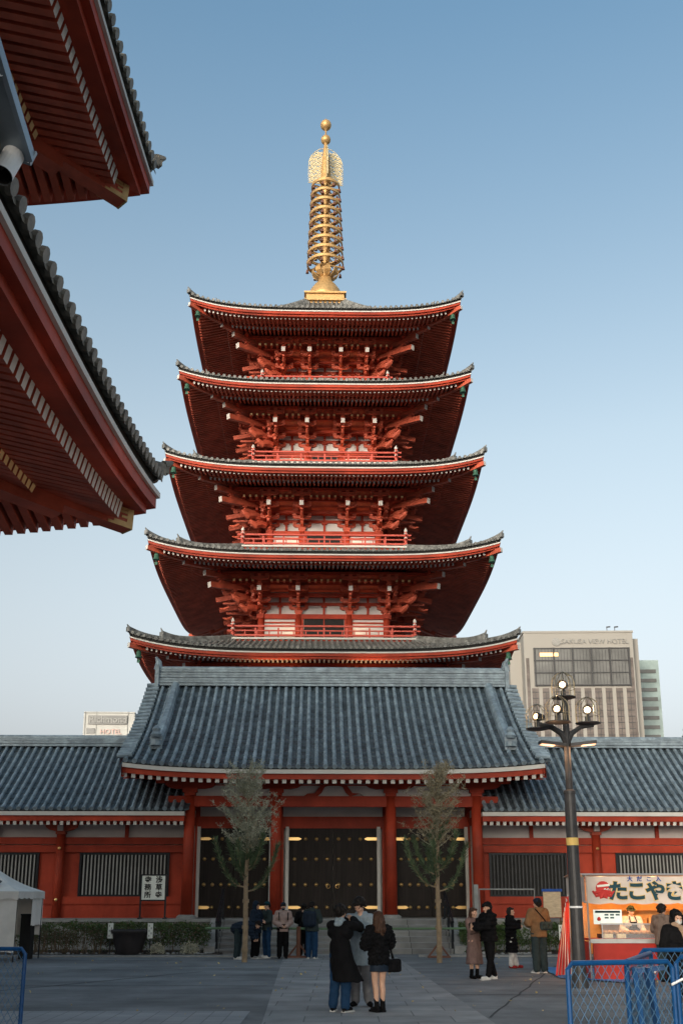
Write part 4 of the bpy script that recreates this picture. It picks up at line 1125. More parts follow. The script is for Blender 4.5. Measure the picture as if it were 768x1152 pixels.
# ------------------------------------------------------------------ barricades
def barricade(x0, y0, x1, y1, h, label, tape=True, lean=0):
    dx, dy = x1 - x0, y1 - y0; W = math.hypot(dx, dy); rz = math.atan2(dy, dx)
    t = thing('mesh_barricade', label, 'barricade', (x0, y0, 0), rz, 'blue mesh barricades')
    mb = MB(); mb.path([(0, 0, .05), (0, 0, h - .06), (.05, 0, h), (W - .05, 0, h), (W, 0, h - .06), (W, 0, .05)], .026, 8)
    mb.tube((0, 0, .16), (W, 0, .16), .024, n=8)
    mb.build('frame', M['blue'], t)
    mb = MB()
    s = .085; n = int((W + h) / s)
    for i in range(-int(h / s), int(W / s) + 1):
        for sg in (1, -1):
            xa = i * s if sg > 0 else W - i * s
            z0, z1 = .18, h - .02; xb = xa + sg * (z1 - z0) * .62
            a, b = (xa, z0), (xb, z1)
            # clip
            def clip(p, q):
                (ax, az), (bx, bz) = p, q
                if ax < 0 and bx < 0 or ax > W and bx > W: return None
                t0, t1 = 0, 1
                for lim, sgn in ((0, 1), (W, -1)):
                    fa, fb = sgn * (ax - lim), sgn * (bx - lim)
                    if fa < 0 and fb < 0: return None
                    if fa < 0: t0 = max(t0, fa / (fa - fb))
                    if fb < 0: t1 = min(t1, fa / (fa - fb))
                return None if t0 >= t1 else ((lerp(ax, bx, t0), lerp(az, bz, t0)), (lerp(ax, bx, t1), lerp(az, bz, t1)))
            c = clip(a, b)
            if c: mb.tube((c[0][0], .004 * sg, c[0][1]), (c[1][0], .004 * sg, c[1][1]), .0035, n=4, caps=False)
    mb.build('wire_mesh', M['bluewire'], t)
    for x in (.12, W - .12):
        mb = MB(); mb.path([(x, -.3, .02), (x, -.28, .05), (x, 0, .12), (x, .28, .05), (x, .3, .02)], .022, 6); mb.build('foot', M['blue'], t)
    if tape:
        mb = MB(); mb.path([(W - .04, -.035, h - .22), (W + .08, -.04, h - .17), (W + .16, -.03, h - .18)], .014, 5); mb.build('tape_tie', M['tape'], t)
    return t
barricade(-5.7, 13.6, -3.93, 13.3, 1.2, 'blue mesh barricade standing alone at the lower left of the plaza', tape=False)
barricade(2.22, 10.55, 3.34, 10.85, 1.19, 'blue mesh barricade at lower right, frontmost panel before the lamp post foot')
barricade(3.40, 10.9, 5.2, 10.7, 1.23, 'blue mesh barricade directly in front of the masked woman, at the frame edge')
barricade(3.62, 13.0, 5.6, 13.2, 1.2, 'blue mesh barricade standing farthest back, before the stall counter', tape=False)
barricade(2.92, 11.0, 3.70, 12.8, 1.18, 'blue mesh barricade set endways, receding toward the stall counter')
for i, (x, y, lab) in enumerate(((2.83, 10.7, 'blue steel post strapped behind the frontmost barricade, left of two'), (3.13, 11.3, 'blue steel post behind the frontmost barricade, right of two'))):
    pass
mb = MB(); mb.beam((3.14, 11.05, 1.12), (3.28, 11.05, 0), .035, .17, up=V((0, 1, 0))); mb.beam((3.02, 11.08, 1.12), (3.10, 11.08, .0), .03, .05); 
t = thing('folded_barricade', 'folded blue steel barricade frame leaning behind the frontmost mesh panel', 'barricade', (0, 0, 0))
mb.build('slats', M['blue'], t)
mb = MB(); mb.beam((3.0, 11.1, 1.08), (3.32, 11.05, 1.12), .04, .05); mb.build('top_bar', M['blue'], t)

# tarp
mb = MB(); rnd = random.Random(2)
def tp(u, v):
    a = V((5.35, 29.0, 0)).lerp(V((7.9, 28.2, 0)), u); b = V((5.1, 25.2, 0)).lerp(V((6.6, 23.2, 0)), u)
    p = a.lerp(b, v); p.z = .012 + .02 * (1 + noise.noise(V((p.x * 2, p.y * 2, 0)))); return p
mb.grid([[tp(i / 14, j / 14) for i in range(15)] for j in range(15)])
tag(mb.build('tarpaulin', M['tarp'], smooth=True), 'bright blue tarpaulin sheet spread on the ground beside the food stall', 'tarp')

# ------------------------------------------------------------------ left tent
t = thing('canopy_tent', 'white canvas canopy tent with closed side walls at the left edge', 'tent', (-9.6, 31.4, 0))
W_, D_ = 3.4, 2.3; H0 = 2.02; ap = V((-1.25, D_ / 2, 2.82)); ap2 = V((-2.2, D_ / 2, 2.82))
c = [V((0, 0, H0)), V((.12, D_, H0 + .02)), V((-W_, D_, H0)), V((-W_, 0, H0))]
mb = MB()
def sag(a, b, d_, n=10):
    rows = []
    for j in range(n + 1):
        v = j / n; rows.append([(a.lerp(b, i / n)).lerp(d_[0].lerp(d_[1], i / n), v) - V((0, 0, .10 * math.sin(math.pi * v) + .03 * math.sin(math.pi * i / n) * (1 - v))) for i in range(n + 1)])
    return rows
mb.grid(sag(c[3], c[0], (ap2, ap))); mb.grid(sag(c[0], c[1], (ap, ap + V((0, .01, 0))))); mb.grid(sag(c[1], c[2], (ap, ap2))); mb.grid(sag(c[2], c[3], (ap2, ap2 + V((0, .01, 0)))))
def curtain(a, b, z1, amp, n=40, seed=0):
    rows = [[], [], []]; d = (b - a).normalized(); nn = V((d.y, -d.x, 0))
    for i in range(n + 1):
        p = a.lerp(b, i / n); w_ = amp * math.sin(i * 1.3 + seed) + amp * noise.noise(V((i * .3, seed, 0)))
        rows[0].append(V((p.x, p.y, a.z + .01)) + nn * .01); rows[1].append(V((p.x, p.y, lerp(a.z, z1, .5))) + nn * w_ * .7); rows[2].append(V((p.x, p.y, z1 + .02 * math.sin(i * .9))) + nn * w_)
    return rows
mb.grid(curtain(c[3], c[0], H0 - .22, .01)); mb.grid(curtain(c[0], c[1], H0 - .2, .012))
mb.build('canopy', M['canvas'], t, smooth=True)
mb = MB(); mb.grid(curtain(c[3] + V((0, .04, 0)), c[0] + V((-.04, .04, 0)), .28, .03)); mb.grid(curtain(c[1].lerp(c[0], .42) + V((-.04, 0, 0)), c[1] + V((-.04, -.02, 0)), 1.02, .03, 20)); mb.grid(curtain(c[1].lerp(c[0], .03) + V((-.05, 0, 0)), c[2] + V((0, -.04, 0)), .7, .03))
mb.build('side_wall', M['canvas'], t, smooth=True)
for p in c:
    mb = MB(); mb.tube((p.x - .05, p.y + (.05 if p.y < 1 else -.05), 0), (p.x - .05, p.y + (.05 if p.y < 1 else -.05), H0), .02, n=8); mb.build('pole', M['black'], t)
nrm = (c[0] - c[3]).cross(ap - c[0]).normalized()
text('lettering', '浅草寺', .24, M['inkblack'], t, (-.98, .40, 2.275), rot=(R(36), 0, R(-24)), extrude=.003, bold=.01)
tag(MB().build('x', M['dark']), '', '') if 0 else None
t2 = thing('equipment_box', 'tall black box standing just inside the open side of the white tent', 'box', (-9.83, 33.3, 0))
mb = MB(); mb.box((0, 0, .66), (.33, .4, 1.32)); mb.build('body', M['dark'], t2); mb = MB(); mb.box((0, -.0, 1.335), (.36, .43, .04)); mb.build('lid', M['black'], t2)

# ------------------------------------------------------------------ food stall
SX, SY = 5.72, 24.6
st = thing('food_stall', 'brightly lit food stall with a cream banner of large dark lettering and red counter', 'market stall', (SX, SY, 0), R(-1))
SW, SD = 3.6, 2.2
mb = MB()
for x in (0, SW): 
    for y in (0, SD): mb.tube((x, y, 0), (x, y, 2.42), .022, n=8)
for z in (2.42, 1.80): mb.tube((-.08, 0, z), (SW, 0, z), .02, n=8)
for x in (0, SW): mb.tube((x, 0, 2.42), (x, SD, 2.42), .02, n=8)
mb.build('frame', M['steel'], st)
mb = MB(); mb.grid([[V((x, y, 2.44 + .06 * math.sin(math.pi * y / SD))) for x in (-.1, SW / 2, SW + .1)] for y in (-.1, .5, 1.1, 1.7, 2.3)]); mb.build('roof_sheet', M['banner'], st)
mb = MB(); rows = []
for j in range(4):
    z = [2.40, 2.2, 2.0, 1.78][j]; rows.append([V((x * SW / 40, -.05 - .012 * math.sin(x * .8 + j), z - (.035 * abs(math.sin(x * .55)) if j == 3 else 0))) for x in range(41)])
mb.grid(rows)
rows = [[V((-.04, y * SD / 12, z)) for y in range(13)] for z in (2.40, 1.80)]
mb.grid(rows); bn = mb.build('banner', M['banner'], st)
text('lettering', 'たこやき', .47, M['yellow'], bn, (1.36, -.068, 2.03), extrude=.004, bold=.034, spacing=.86)
text('lettering', 'たこやき', .47, M['ink'], bn, (1.36, -.078, 2.03), extrude=.004, bold=.021, spacing=.86)
text('lettering', '大だこ入', .13, M['inkblue'], bn, (1.33, -.078, 2.335), extrude=.004, bold=.004, spacing=2.4)
mb = MB()
mb.T = Matrix.Translation((-.15, 0, 0))
mb.tube((.52, -.062, 2.12), (.52, -.074, 2.12), .17, n=20, mi=0)
for i in range(6):
    a = math.pi * (1.0 + i / 5.0); p = V((.52 + .15 * math.cos(a), -.07, 2.03 + .12 * math.sin(a)))
    mb.path([V((.52, -.07, 2.05)), p, p + V((.06 * math.cos(a), 0, -.02)), p + V((.10 * math.cos(a), 0, .03))], [.05, .045, .035, .02], 6, 0)
mb.beam((.38, -.08, 2.17), (.67, -.08, 2.20), .02, .05, 1, up=V((0, 0, 1)))
for x in (.56, .63): mb.tube((x, -.076, 2.09), (x, -.084, 2.09), .03, n=10, mi=1); mb.tube((x, -.084, 2.09), (x, -.088, 2.09), .013, n=8, mi=2)
mb.T = None
mb.build('emblem', [M['inkred'], M['paper'], M['inkblack']], bn)
mb = MB(); mb.box((3.02, -.07, 2.05), (.28, .01, .4), 0); mb.tube((3.0, -.075, 1.95), (3.0, -.085, 1.95), .12, n=14); mb.build('emblem', M['inkred'], bn)
for yy, zz in ((.55, 2.08), (1.15, 2.14), (.8, 1.95)):
    mb = MB(); mb.lathe([(.10, 0), (.10, .01)], n=8); q = mb.build('lettering', M['inkblack'], bn, loc=(-.055, yy, zz)); q.rotation_euler = (0, R(90), 0)
# counter
st.scale = (1, 1, .965)
mb = MB(); mb.box((SW / 2 + .02, .0, .45), (SW - .1, .05, .86)); mb.box((SW / 2, .25, .93), (SW + .02, .62, .05)); mb.box((.0, .6, .45), (.05, 1.2, .86)); mb.build('counter', M['stallred'], st)
mb = MB(); mb.box((SW / 2, -.06, .90), (SW, .03, .10)); mb.build('counter_edge', M['steel'], st)
mb = MB(); mb.box((1.3, -.02, 1.10), (2.0, .008, .34)); mb.box((-.02, .9, 1.4), (.008, 1.7, .85)); mb.build('clear_screen', M['clear'], st)
mb = MB()
for x in (.3, 2.3): mb.box((x, -.02, 1.12), (.025, .025, .36))
mb.box((1.3, .0, 1.29), (2.06, .05, .035)); mb.box((1.3, .28, 1.29), (2.06, .03, .02)); mb.build('screen_rail', M['steel'], st)
mb = MB(); mb.box((1.25, .35, 1.0), (1.9, .4, .10), 0)
for i in range(14):
    for j in range(3): mb.lathe([(.02, 0), (.045, .03), (.045, .05), (.02, .08)], c=(.45 + i * .125, .22 + j * .13, 1.05), n=8, mi=1)
mb.build('griddle', [M['darkmetal'], M['stallwood']], st)
mb = MB()
for i, x in enumerate((.45, .75, 1.85, 2.1)): mb.box((x, .1, 1.01), (.2, .16, .10))
mb.build('food_trays', M['goldpale'], st)
mb = MB(); mb.box((.50, .22, 1.45), (.66, .03, .34)); bx_ = mb.build('menu_panel', M['menu'], st)
mb = MB(); mb.box((.50, .2, 1.57), (.58, .01, .05));
for q_ in range(5): mb.box((.47 + (q_ % 3) * .13, .2, 1.50 - (q_ // 3) * .07), (.09, .01, .035)); mb.build('lettering', M['ink'], bx_)
mb = MB(); mb.lathe([(.03, 0), (.05, .04), (.02, .09)], c=(.29, .195, 1.36), n=10); mb.build('emblem', M['inkred'], bx_)
mb = MB(); mb.grid([[V((x * SW / 20, SD - .05 + .02 * math.sin(x), z)) for x in range(21)] for z in (.5, 1.5, 2.38)]); mb.build('back_cloth', mat('warm back cloth', (.55, .30, .11), .8, var=.2, scale=3), st)
for k_, (ch, x) in enumerate((('大', .95), ('阪', 1.6), ('物', 2.6))): text('lettering', ch, .26, M['inkblack'], st, (x, SD - .10, 1.95), extrude=.003, bold=.006)
mb = MB()
for z in (1.25, 1.6): mb.box((SW / 2 + .2, SD - .25, z), (2.6, .28, .03))
for i in range(16): mb.box((.9 + i * .15, SD - .25, 1.31 + (i % 3) * .01), (.10, .14, .12 + (i % 3) * .04))
mb.build('shelf', M['stallwood'], st)
mb = MB(); mb.path([(-.02, .3, 2.3), (.6, .4, 2.05), (1.4, .4, 2.2), (2.3, .5, 2.02), (SW, .5, 2.25)], .006, 4); mb.build('cable', M['black'], st)
for x, y, z in ((.55, .75, 2.05), (1.75, .6, 2.06), (2.75, .75, 2.02)):
    mb = MB(); mb.lathe([(.012, .10), (.03, .06), (.045, .01), (.035, -.035), (.01, -.05)], n=12); b = mb.build('bulb', M['stallbulb'], st, smooth=True, loc=(x, y, z))
    l = bpy.data.lights.new('stall lamp', 'POINT'); l.energy = 12; l.color = (1, .46, .15); l.shadow_soft_size = .05
    lo = bpy.data.objects.new('stall_lamp', l); C.objects.link(lo); lo.parent = st; lo.location = (x, y, z - .1)
# striped cloth hanging at the stall's left
t = thing('striped_cloth', 'red and white striped cloth hanging beside the left end of the food stall', 'cloth', (5.62, 25.4, 0))
mb = MB(); n = 30; rows = []
for j in range(9):
    u = j / 8; rows.append([V((-.06 - .5 * (1 - i / n) * (.5 + .5 * u) + .02 * math.sin(i), .5 * i / n + .05 * math.sin(i * .9 + u * 2), lerp(1.95 - .55 * (1 - i / n), .05, u))) for i in range(n + 1)])
mb.grid(rows)
for fi in range(len(mb.f)): mb.m[fi] = 0 if (fi % n) % 6 < 3 else 1
mb.build('cloth', [M['inkred'], M['canvas']], t)
# ------------------------------------------------------------------ people
def cm(name, c, rough=.85, var=.18, scale=9, bump=.25): return mat(name, [q * .82 for q in c], rough, var=var, scale=scale, bump=bump, bscale=60, spec=.05)
SK = mat('skin', (.50, .30, .21), .55, var=.08, scale=8)
HB = mat('black hair', (.010, .008, .007), .5, spec=.12, var=.3, scale=20, stretch=(4, 4, 1)); HBR = mat('brown hair', (.05, .024, .014), .45, spec=.15, var=.35, scale=20, stretch=(4, 4, 1))
K_ = {'black': cm('black wool', (.009, .009, .010)), 'navy': cm('navy nylon', (.018, .028, .045), .5), 'jeans': cm('blue denim', (.018, .05, .11)), 'greycoat': cm('pale blue grey coat', (.27, .33, .37)),
      'greypant': cm('grey trousers', (.17, .17, .18)), 'white': cm('white fabric', (.62, .62, .60)), 'beige': cm('beige pink hoodie', (.38, .28, .25)), 'rose': cm('dusty rose long coat', (.20, .13, .115)), 'brown': cm('brown jacket', (.20, .115, .06)),
      'greenpant': cm('dark slate trousers', (.03, .045, .05)), 'teal': cm('teal knit', (.015, .06, .07)), 'olive': cm('olive cloth', (.06, .08, .05)), 'greygreen': cm('grey green jacket', (.04, .055, .055)), 'scarf': cm('tan scarf', (.36, .25, .17)),
      'redshoe': cm('red shoes', (.3, .03, .03)), 'greyshoe': cm('grey shoes', (.3, .3, .3)), 'taupe': cm('taupe jacket', (.16, .12, .10)), 'khaki': cm('khaki jacket', (.10, .09, .07)), 'sole': cm('white rubber', (.6, .6, .58))}
LIP = mat('lips', (.36, .13, .11), .5); EYE = mat('eyes', (.02, .015, .012), .3)

class Blob:
    def __init__(s): s.mb = MB()
    def ell(s, c, r, rot=None, n=14, m=9):
        c = V(c); vs = [V((0, 0, -1))]; 
        for j in range(1, m):
            ph = -math.pi / 2 + math.pi * j / m
            for i in range(n): t = 2 * math.pi * i / n; vs.append(V((math.cos(ph) * math.cos(t), math.cos(ph) * math.sin(t), math.sin(ph))))
        vs.append(V((0, 0, 1)))
        vs = [V((p.x * r[0], p.y * r[1], p.z * r[2])) for p in vs]
        if rot is not None: vs = [rot @ p for p in vs]
        fs = [(0, 1 + (i + 1) % n, 1 + i) for i in range(n)]
        for j in range(m - 2):
            for i in range(n): fs.append((1 + j * n + i, 1 + j * n + (i + 1) % n, 1 + (j + 1) * n + (i + 1) % n, 1 + (j + 1) * n + i))
        o = 1 + (m - 2) * n; fs += [(o + i, o + (i + 1) % n, len(vs) - 1) for i in range(n)]
        s.mb.add([c + p for p in vs], fs)
    def cap(s, p0, p1, r0, r1=None, n=12):
        p0 = V(p0); p1 = V(p1); r1 = r0 if r1 is None else r1
        d = (p1 - p0); L_ = d.length
        if L_ < 1e-4: return
        d /= L_; a = d.orthogonal().normalized(); b = d.cross(a); prof = []
        for j in range(1, 4): t = math.pi / 2 * j / 3; prof.append((-r0 * math.cos(t), r0 * math.sin(t)))
        for j in range(0, 3): t = math.pi / 2 * j / 3; prof.append((L_ + r1 * math.sin(t), r1 * math.cos(t)))
        vs = [p0 - d * r0]
        for h, r in prof:
            for i in range(n): t = 2 * math.pi * i / n; vs.append(p0 + d * h + (a * math.cos(t) + b * math.sin(t)) * r)
        vs.append(p1 + d * r1); k = len(prof)
        fs = [(0, 1 + (i + 1) % n, 1 + i) for i in range(n)]
        for j in range(k - 1):
            for i in range(n): fs.append((1 + j * n + i, 1 + j * n + (i + 1) % n, 1 + (j + 1) * n + (i + 1) % n, 1 + (j + 1) * n + i))
        o = 1 + (k - 1) * n; fs += [(o + i, o + (i + 1) % n, len(vs) - 1) for i in range(n)]
        s.mb.add(vs, fs)
    def chain(s, pts, rs):
        for i in range(len(pts) - 1): s.cap(pts[i], pts[i + 1], rs[i], rs[i + 1])
    def loft(s, rings, n=26):      # rings: (centre, rx, ry, phase folds amp)
        vs = []
        for c, rx, ry, f in rings:
            for i in range(n):
                t = 2 * math.pi * i / n; q = 1 + f * math.sin(t * 6 + c[2]) + f * .6 * math.sin(t * 9.3 + 1)
                vs.append(V(c) + V((math.cos(t) * rx * q, math.sin(t) * ry * q, 0)))
        fs = [tuple(range(n))[::-1] if rings[0][0][2] < rings[-1][0][2] else tuple(range(n))]
        up = rings[0][0][2] < rings[-1][0][2]
        for j in range(len(rings) - 1):
            for i in range(n):
                f_ = (j * n + i, j * n + (i + 1) % n, (j + 1) * n + (i + 1) % n, (j + 1) * n + i); fs.append(f_ if up else f_[::-1])
        l_ = tuple(range((len(rings) - 1) * n, len(rings) * n)); fs.append(l_ if up else l_[::-1])
        s.mb.add(vs, fs)
    def build(s, name, mt, parent, vox=.012, it=3, amp=0, fr=10, zf=.4, paint=None):
        o = s.mb.build('tmp', M['white']); m = o.modifiers.new('r', 'REMESH'); m.mode = 'VOXEL'; m.voxel_size = vox
        m = o.modifiers.new('s', 'SMOOTH'); m.factor = .5; m.iterations = it
        dg = bpy.context.evaluated_depsgraph_get(); me = bpy.data.meshes.new_from_object(o.evaluated_get(dg))
        bpy.data.objects.remove(o)
        if amp:
            ns = [v.normal.copy() for v in me.vertices]
            for v, nn in zip(me.vertices, ns):
                c = v.co; v.co = c + nn * amp * (noise.noise(V((c.x * fr, c.y * fr, c.z * fr * zf))) + .5 * noise.noise(V((c.x * fr * 2.3, c.y * fr * 2.3, c.z * fr * 1.1))))
        me.materials.clear()
        for q in (mt if isinstance(mt, list) else [mt]): me.materials.append(q)
        for p in me.polygons: p.use_smooth = True
        if paint:
            for p in me.polygons: p.material_index = paint(p.center)
        me.name = name
        q = bpy.data.objects.new(name, me); C.objects.link(q); q.parent = parent
        return q

def person(loc, face, h, label, P=None, top=None, legs=None, shoes=None, hair='short', hairm=None, vox=.012, lean=0, extras=(), head=(0, 0), z0=0, bulk=1.0):
    """P: joint overrides in a 1.75 m figure facing -Y, left = +x.  head=(pitch down, yaw) degrees."""
    k = h / 1.75
    J = dict(hipL=(.092, 0, .92), kneeL=(.10, -.015, .50), ankL=(.105, .02, .09), hipR=(-.092, 0, .92), kneeR=(-.10, -.015, .50), ankR=(-.105, .02, .09),
             shL=(.185, 0, 1.43), elL=(.235, .03, 1.15), wrL=(.235, -.05, .91), shR=(-.185, 0, 1.43), elR=(-.235, .03, 1.15), wrR=(-.235, -.05, .91),
             pel=(0, .0, .96), wai=(0, .005, 1.10), che=(0, 0, 1.30), nek=(0, .01, 1.48), hed=(0, -.015, 1.625), toeL=(.12, -.13, .03), toeR=(-.12, -.13, .03))
    J.update(P or {})
    J = {a: V(b) for a, b in J.items()}
    if lean:
        rm = Matrix.Rotation(R(lean), 3, 'X'); pv = V((0, 0, .95))
        for a in ('shL', 'elL', 'wrL', 'shR', 'elR', 'wrR', 'wai', 'che', 'nek', 'hed'):
            if P and a in P and abs(lean) > 20 and a[:2] in ('el', 'wr'): continue
            J[a] = pv + rm @ (J[a] - pv)
    J = {a: b * k for a, b in J.items()}
    root = thing('person', label, 'person', (loc[0], loc[1], z0), R(face))
    HR = Matrix.Rotation(R(head[1]), 3, 'Z') @ Matrix.Rotation(R(head[0] + lean * .8), 3, 'X')
    hc = J['hed']
    def hp(x, y, z): return hc + HR @ (V((x, y, z)) * k)
    B = Blob()
    B.ell(hp(0, .012, .03), (.074 * k, .094 * k, .094 * k), HR); B.ell(hp(0, -.022, -.045), (.056 * k, .066 * k, .066 * k), HR)
    B.cap(hp(0, -.085, .012), hp(0, -.108, -.022), .010 * k, .016 * k); B.ell(hp(0, -.080, -.085), (.026 * k, .02 * k, .02 * k), HR)
    for s in (-1, 1):
        B.ell(hp(s * .076, .01, -.005), (.012 * k, .020 * k, .032 * k), HR); B.cap(hp(s * .018, -.084, .032), hp(s * .048, -.072, .032), .010 * k)
        B.ell(hp(s * .04, -.062, -.02), (.025 * k, .025 * k, .025 * k), HR)
    B.cap(hp(-.018, -.086, -.052), hp(.018, -.086, -.052), .010 * k)
    B.cap(J['nek'] - V((0, 0, .04 * k)), hp(0, .01, -.05), .056 * k, .050 * k)
    B.cap(J['che'] + V((-.09 * k, 0, 0)), J['che'] + V((.09 * k, 0, 0)), .115 * k); B.cap(J['che'], J['wai'], .13 * k, .115 * k); B.cap(J['wai'], J['pel'], .115 * k, .13 * k)
    B.cap(J['shL'], J['shR'], .062 * k); B.cap(J['nek'], J['che'], .07 * k, .11 * k); B.cap(J['hipL'], J['hipR'], .10 * k)
    for s in 'LR':
        B.chain([J['hip' + s], J['knee' + s], J['ank' + s]], [.085 * k, .056 * k, .040 * k])
        mid = J['knee' + s].lerp(J['ank' + s], .3) + V((0, .02 * k, 0)); B.chain([J['knee' + s], mid, J['ank' + s]], [.05 * k, .055 * k, .036 * k])
        B.cap(J['ank' + s] - V((0, 0, .04 * k)), J['toe' + s] + V((0, 0, .02 * k)), .038 * k, .030 * k)
        B.chain([J['sh' + s], J['el' + s], J['wr' + s]], [.052 * k, .040 * k, .027 * k])
        # hand: palm, four fingers, thumb
        d = (J['wr' + s] - J['el' + s]).normalized(); inn = V((-1 if s == 'L' else 1, 0, 0)); inn = (inn - d * inn.dot(d)).normalized() if abs(d.x) < .9 else V((0, -1, 0))
        sd = d.cross(inn).normalized()                     # across the knuckles
        if sd.dot(V((0, -1, .5))) < 0: sd = -sd
        w0 = J['wr' + s]; pe = w0 + d * .085 * k
        for q in (-.028, -.010, .010, .028): B.cap(w0 + sd * q * .7 * k + d * .015 * k, pe + sd * q * k, .017 * k, .013 * k)
        for q, L_ in ((.030, .068), (.010, .078), (-.010, .072), (-.030, .056)):
            a = pe + sd * q * k; b = a + (d * .85 + inn * .45).normalized() * L_ * .5 * k; c_ = b + (d * .35 + inn * .9).normalized() * L_ * .5 * k
            B.chain([a, b, c_], [.0105 * k, .0095 * k, .008 * k])
        a = w0 + d * .03 * k + sd * .028 * k; b = a + (sd * .8 + d * .6 + inn * .3).normalized() * .035 * k; B.chain([a, b, b + (d * .8 + inn * .5).normalized() * .03 * k], [.014 * k, .012 * k, .009 * k])
    ey = [hp(s * .032, -.083, .010) for s in (-1, 1)]; mo = hp(0, -.094, -.052)
    def paint(c):
        for e in ey:
            if (c - e).length < .0135 * k: return 1
        q = c - mo
        return 2 if abs(q.z) < .007 * k and abs(q.x) < .022 * k and q.length < .026 * k else 0
    B.build('body', [SK, EYE, LIP], root, vox=min(vox, .0095), it=2, paint=paint)
    # hair
    if hair:
        Hh = Blob(); hm = hairm or HB
        Hh.ell(hp(0, .028, .052), (.086 * k, .096 * k, .084 * k), HR); Hh.ell(hp(0, .055, .005), (.080 * k, .070 * k, .088 * k), HR)
        Hh.cap(hp(-.045, -.062, .088), hp(.045, -.062, .088), .026 * k)
        for s in (-1, 1): Hh.cap(hp(s * .068, -.01, .07), hp(s * .074, .02, .0), .022 * k, .016 * k)
        if hair == 'bushy':
            Hh.ell(hp(0, .03, .05), (.105 * k, .108 * k, .10 * k), HR)
            for s in (-1, 1): Hh.cap(hp(s * .07, .0, .06), hp(s * .08, .04, -.03), .035 * k, .025 * k)
        if hair == 'long':
            for i in range(9):
                a = math.pi * i / 8; x, y = math.cos(a) * .072, .03 + math.sin(a) * .055
                Hh.chain([hp(x, y, .03), hp(x * 1.12, y * 1.1, -.09), hp(x * 1.25, y * 1.25 + .01, -.22), hp(x * .95, y * 1.3 + .01, -.31)], [.034 * k, .036 * k, .034 * k, .016 * k])
        if hair == 'bob':
            for i in range(9):
                a = math.pi * i / 8; x, y = math.cos(a) * .074, .02 + math.sin(a) * .06
                Hh.chain([hp(x, y, .03), hp(x * 1.15, y * 1.1, -.06), hp(x * 1.1, y, -.12)], [.032 * k, .032 * k, .018 * k])
        Hh.build('hair', hm, root, vox=.0095, it=1, amp=.020, fr=38, zf=.30)
    # upper garment
    if top:
        cl, hem, r, opt = top; Tt = Blob(); r *= bulk
        Tt.cap(J['shL'] - V((.01, 0, .01)), J['shR'] + V((.01, 0, -.01)), (.068 + r) * k); Tt.cap(J['che'] + V((-.10 * k, 0, 0)), J['che'] + V((.10 * k, 0, 0)), (.118 + r) * k)
        Tt.cap(J['che'], J['wai'], (.135 + r) * k, (.13 + r) * k); Tt.cap(J['wai'] + V((-.05 * k, 0, 0)), J['wai'] + V((.05 * k, 0, 0)), (.115 + r) * k)
        if hem < 1.0 or lean > 30:
            if lean > 30: Tt.cap(J['wai'], J['pel'], (.15 + r) * k, (.15 + r) * k)
            else:
                sw = V(opt.get('swing', (0, 0, 0))); fl = opt.get('flare', .02)
                a = J['wai']; n = 6; rg = []
                for i in range(n + 1):
                    u = i / n; z = lerp(hem, a.z / k, u) * k; q = (1 - u) ** 1.3
                    c_ = V((a.x * u + sw.x * q, a.y * u + sw.y * q, z)); rg.append((c_, (.165 + r + fl * q) * k, (.125 + r + fl * q) * k, opt.get('fold', .03) * q))
                Tt.loft(rg)
        for s in 'LR':
            sr = opt.get('sleeve', .022) + r * .7
            w1 = J['el' + s].lerp(J['wr' + s], .96)
            Tt.chain([J['sh' + s], J['sh' + s].lerp(J['el' + s], .5), J['el' + s], w1], [(.058 + r) * k, (.048 + sr) * k, (.044 + sr) * k, (.030 + sr) * k])
        Tt.cap(J['nek'] - V((0, 0, .05 * k)), J['nek'] + V((0, 0, opt.get('collar', .0) * k)), (.068 + r) * k, (.062 + r * .6) * k)
        if opt.get('hood') == 'down': Tt.cap(J['nek'] + V((-.06 * k, .07 * k, .01)), J['nek'] + V((.06 * k, .07 * k, .01)), .06 * k); Tt.cap(J['nek'] + V((0, .09 * k, 0)), J['nek'] + V((0, .11 * k, -.10 * k)), .06 * k, .04 * k)
        if opt.get('hood') == 'up':
            Tt.ell(hp(0, .04, .045), (.108 * k, .105 * k, .112 * k), HR); Tt.cap(hp(0, .05, -.04), J['nek'], .095 * k, .09 * k)
            for s in (-1, 1): Tt.cap(hp(s * .085, -.02, .05), hp(s * .075, -.02, -.08), .03 * k)
        g_ = Tt.build(opt.get('name', 'jacket'), K_[cl], root, vox=vox, it=3, amp=opt.get('amp', .018), fr=opt.get('fr', 10), zf=opt.get('zf', .5))
        if opt.get('puffer'):
            me = g_.data
            for v in me.vertices:
                nn = v.normal; v.co = v.co + nn * .010 * math.sin(v.co.z * 62)
        if opt.get('lapel'):
            Lp = Blob(); Lp.cap(J['nek'] + V((-.05 * k, .03 * k, .03 * k)), J['nek'] + V((.05 * k, .03 * k, .03 * k)), .05 * k); Lp.cap(J['nek'] + V((-.07 * k, -.02, 0)), J['nek'] + V((-.02, .10 * k, -.04)), .04 * k); Lp.cap(J['nek'] + V((.07 * k, -.02, 0)), J['nek'] + V((.02, .10 * k, -.04)), .04 * k)
            Lp.build('hood', K_[opt['lapel']], root, vox=vox, amp=.01)
    if legs:
        cl, r, end = legs; Lg = Blob()
        Lg.cap(J['hipL'], J['hipR'], (.108 + r * .3) * k); Lg.cap(J['pel'], J['pel'] + V((0, 0, .06 * k)), .13 * k)
        for s in 'LR':
            e = J['knee' + s].lerp(J['ank' + s], end); Lg.chain([J['hip' + s], J['knee' + s], e], [(.096 + r * .4) * k, (.074 + r) * k, (.060 + r) * k])
        Lg.build('trousers' if end > .3 else 'skirt', K_[cl], root, vox=vox, amp=.009, fr=15, zf=.7)
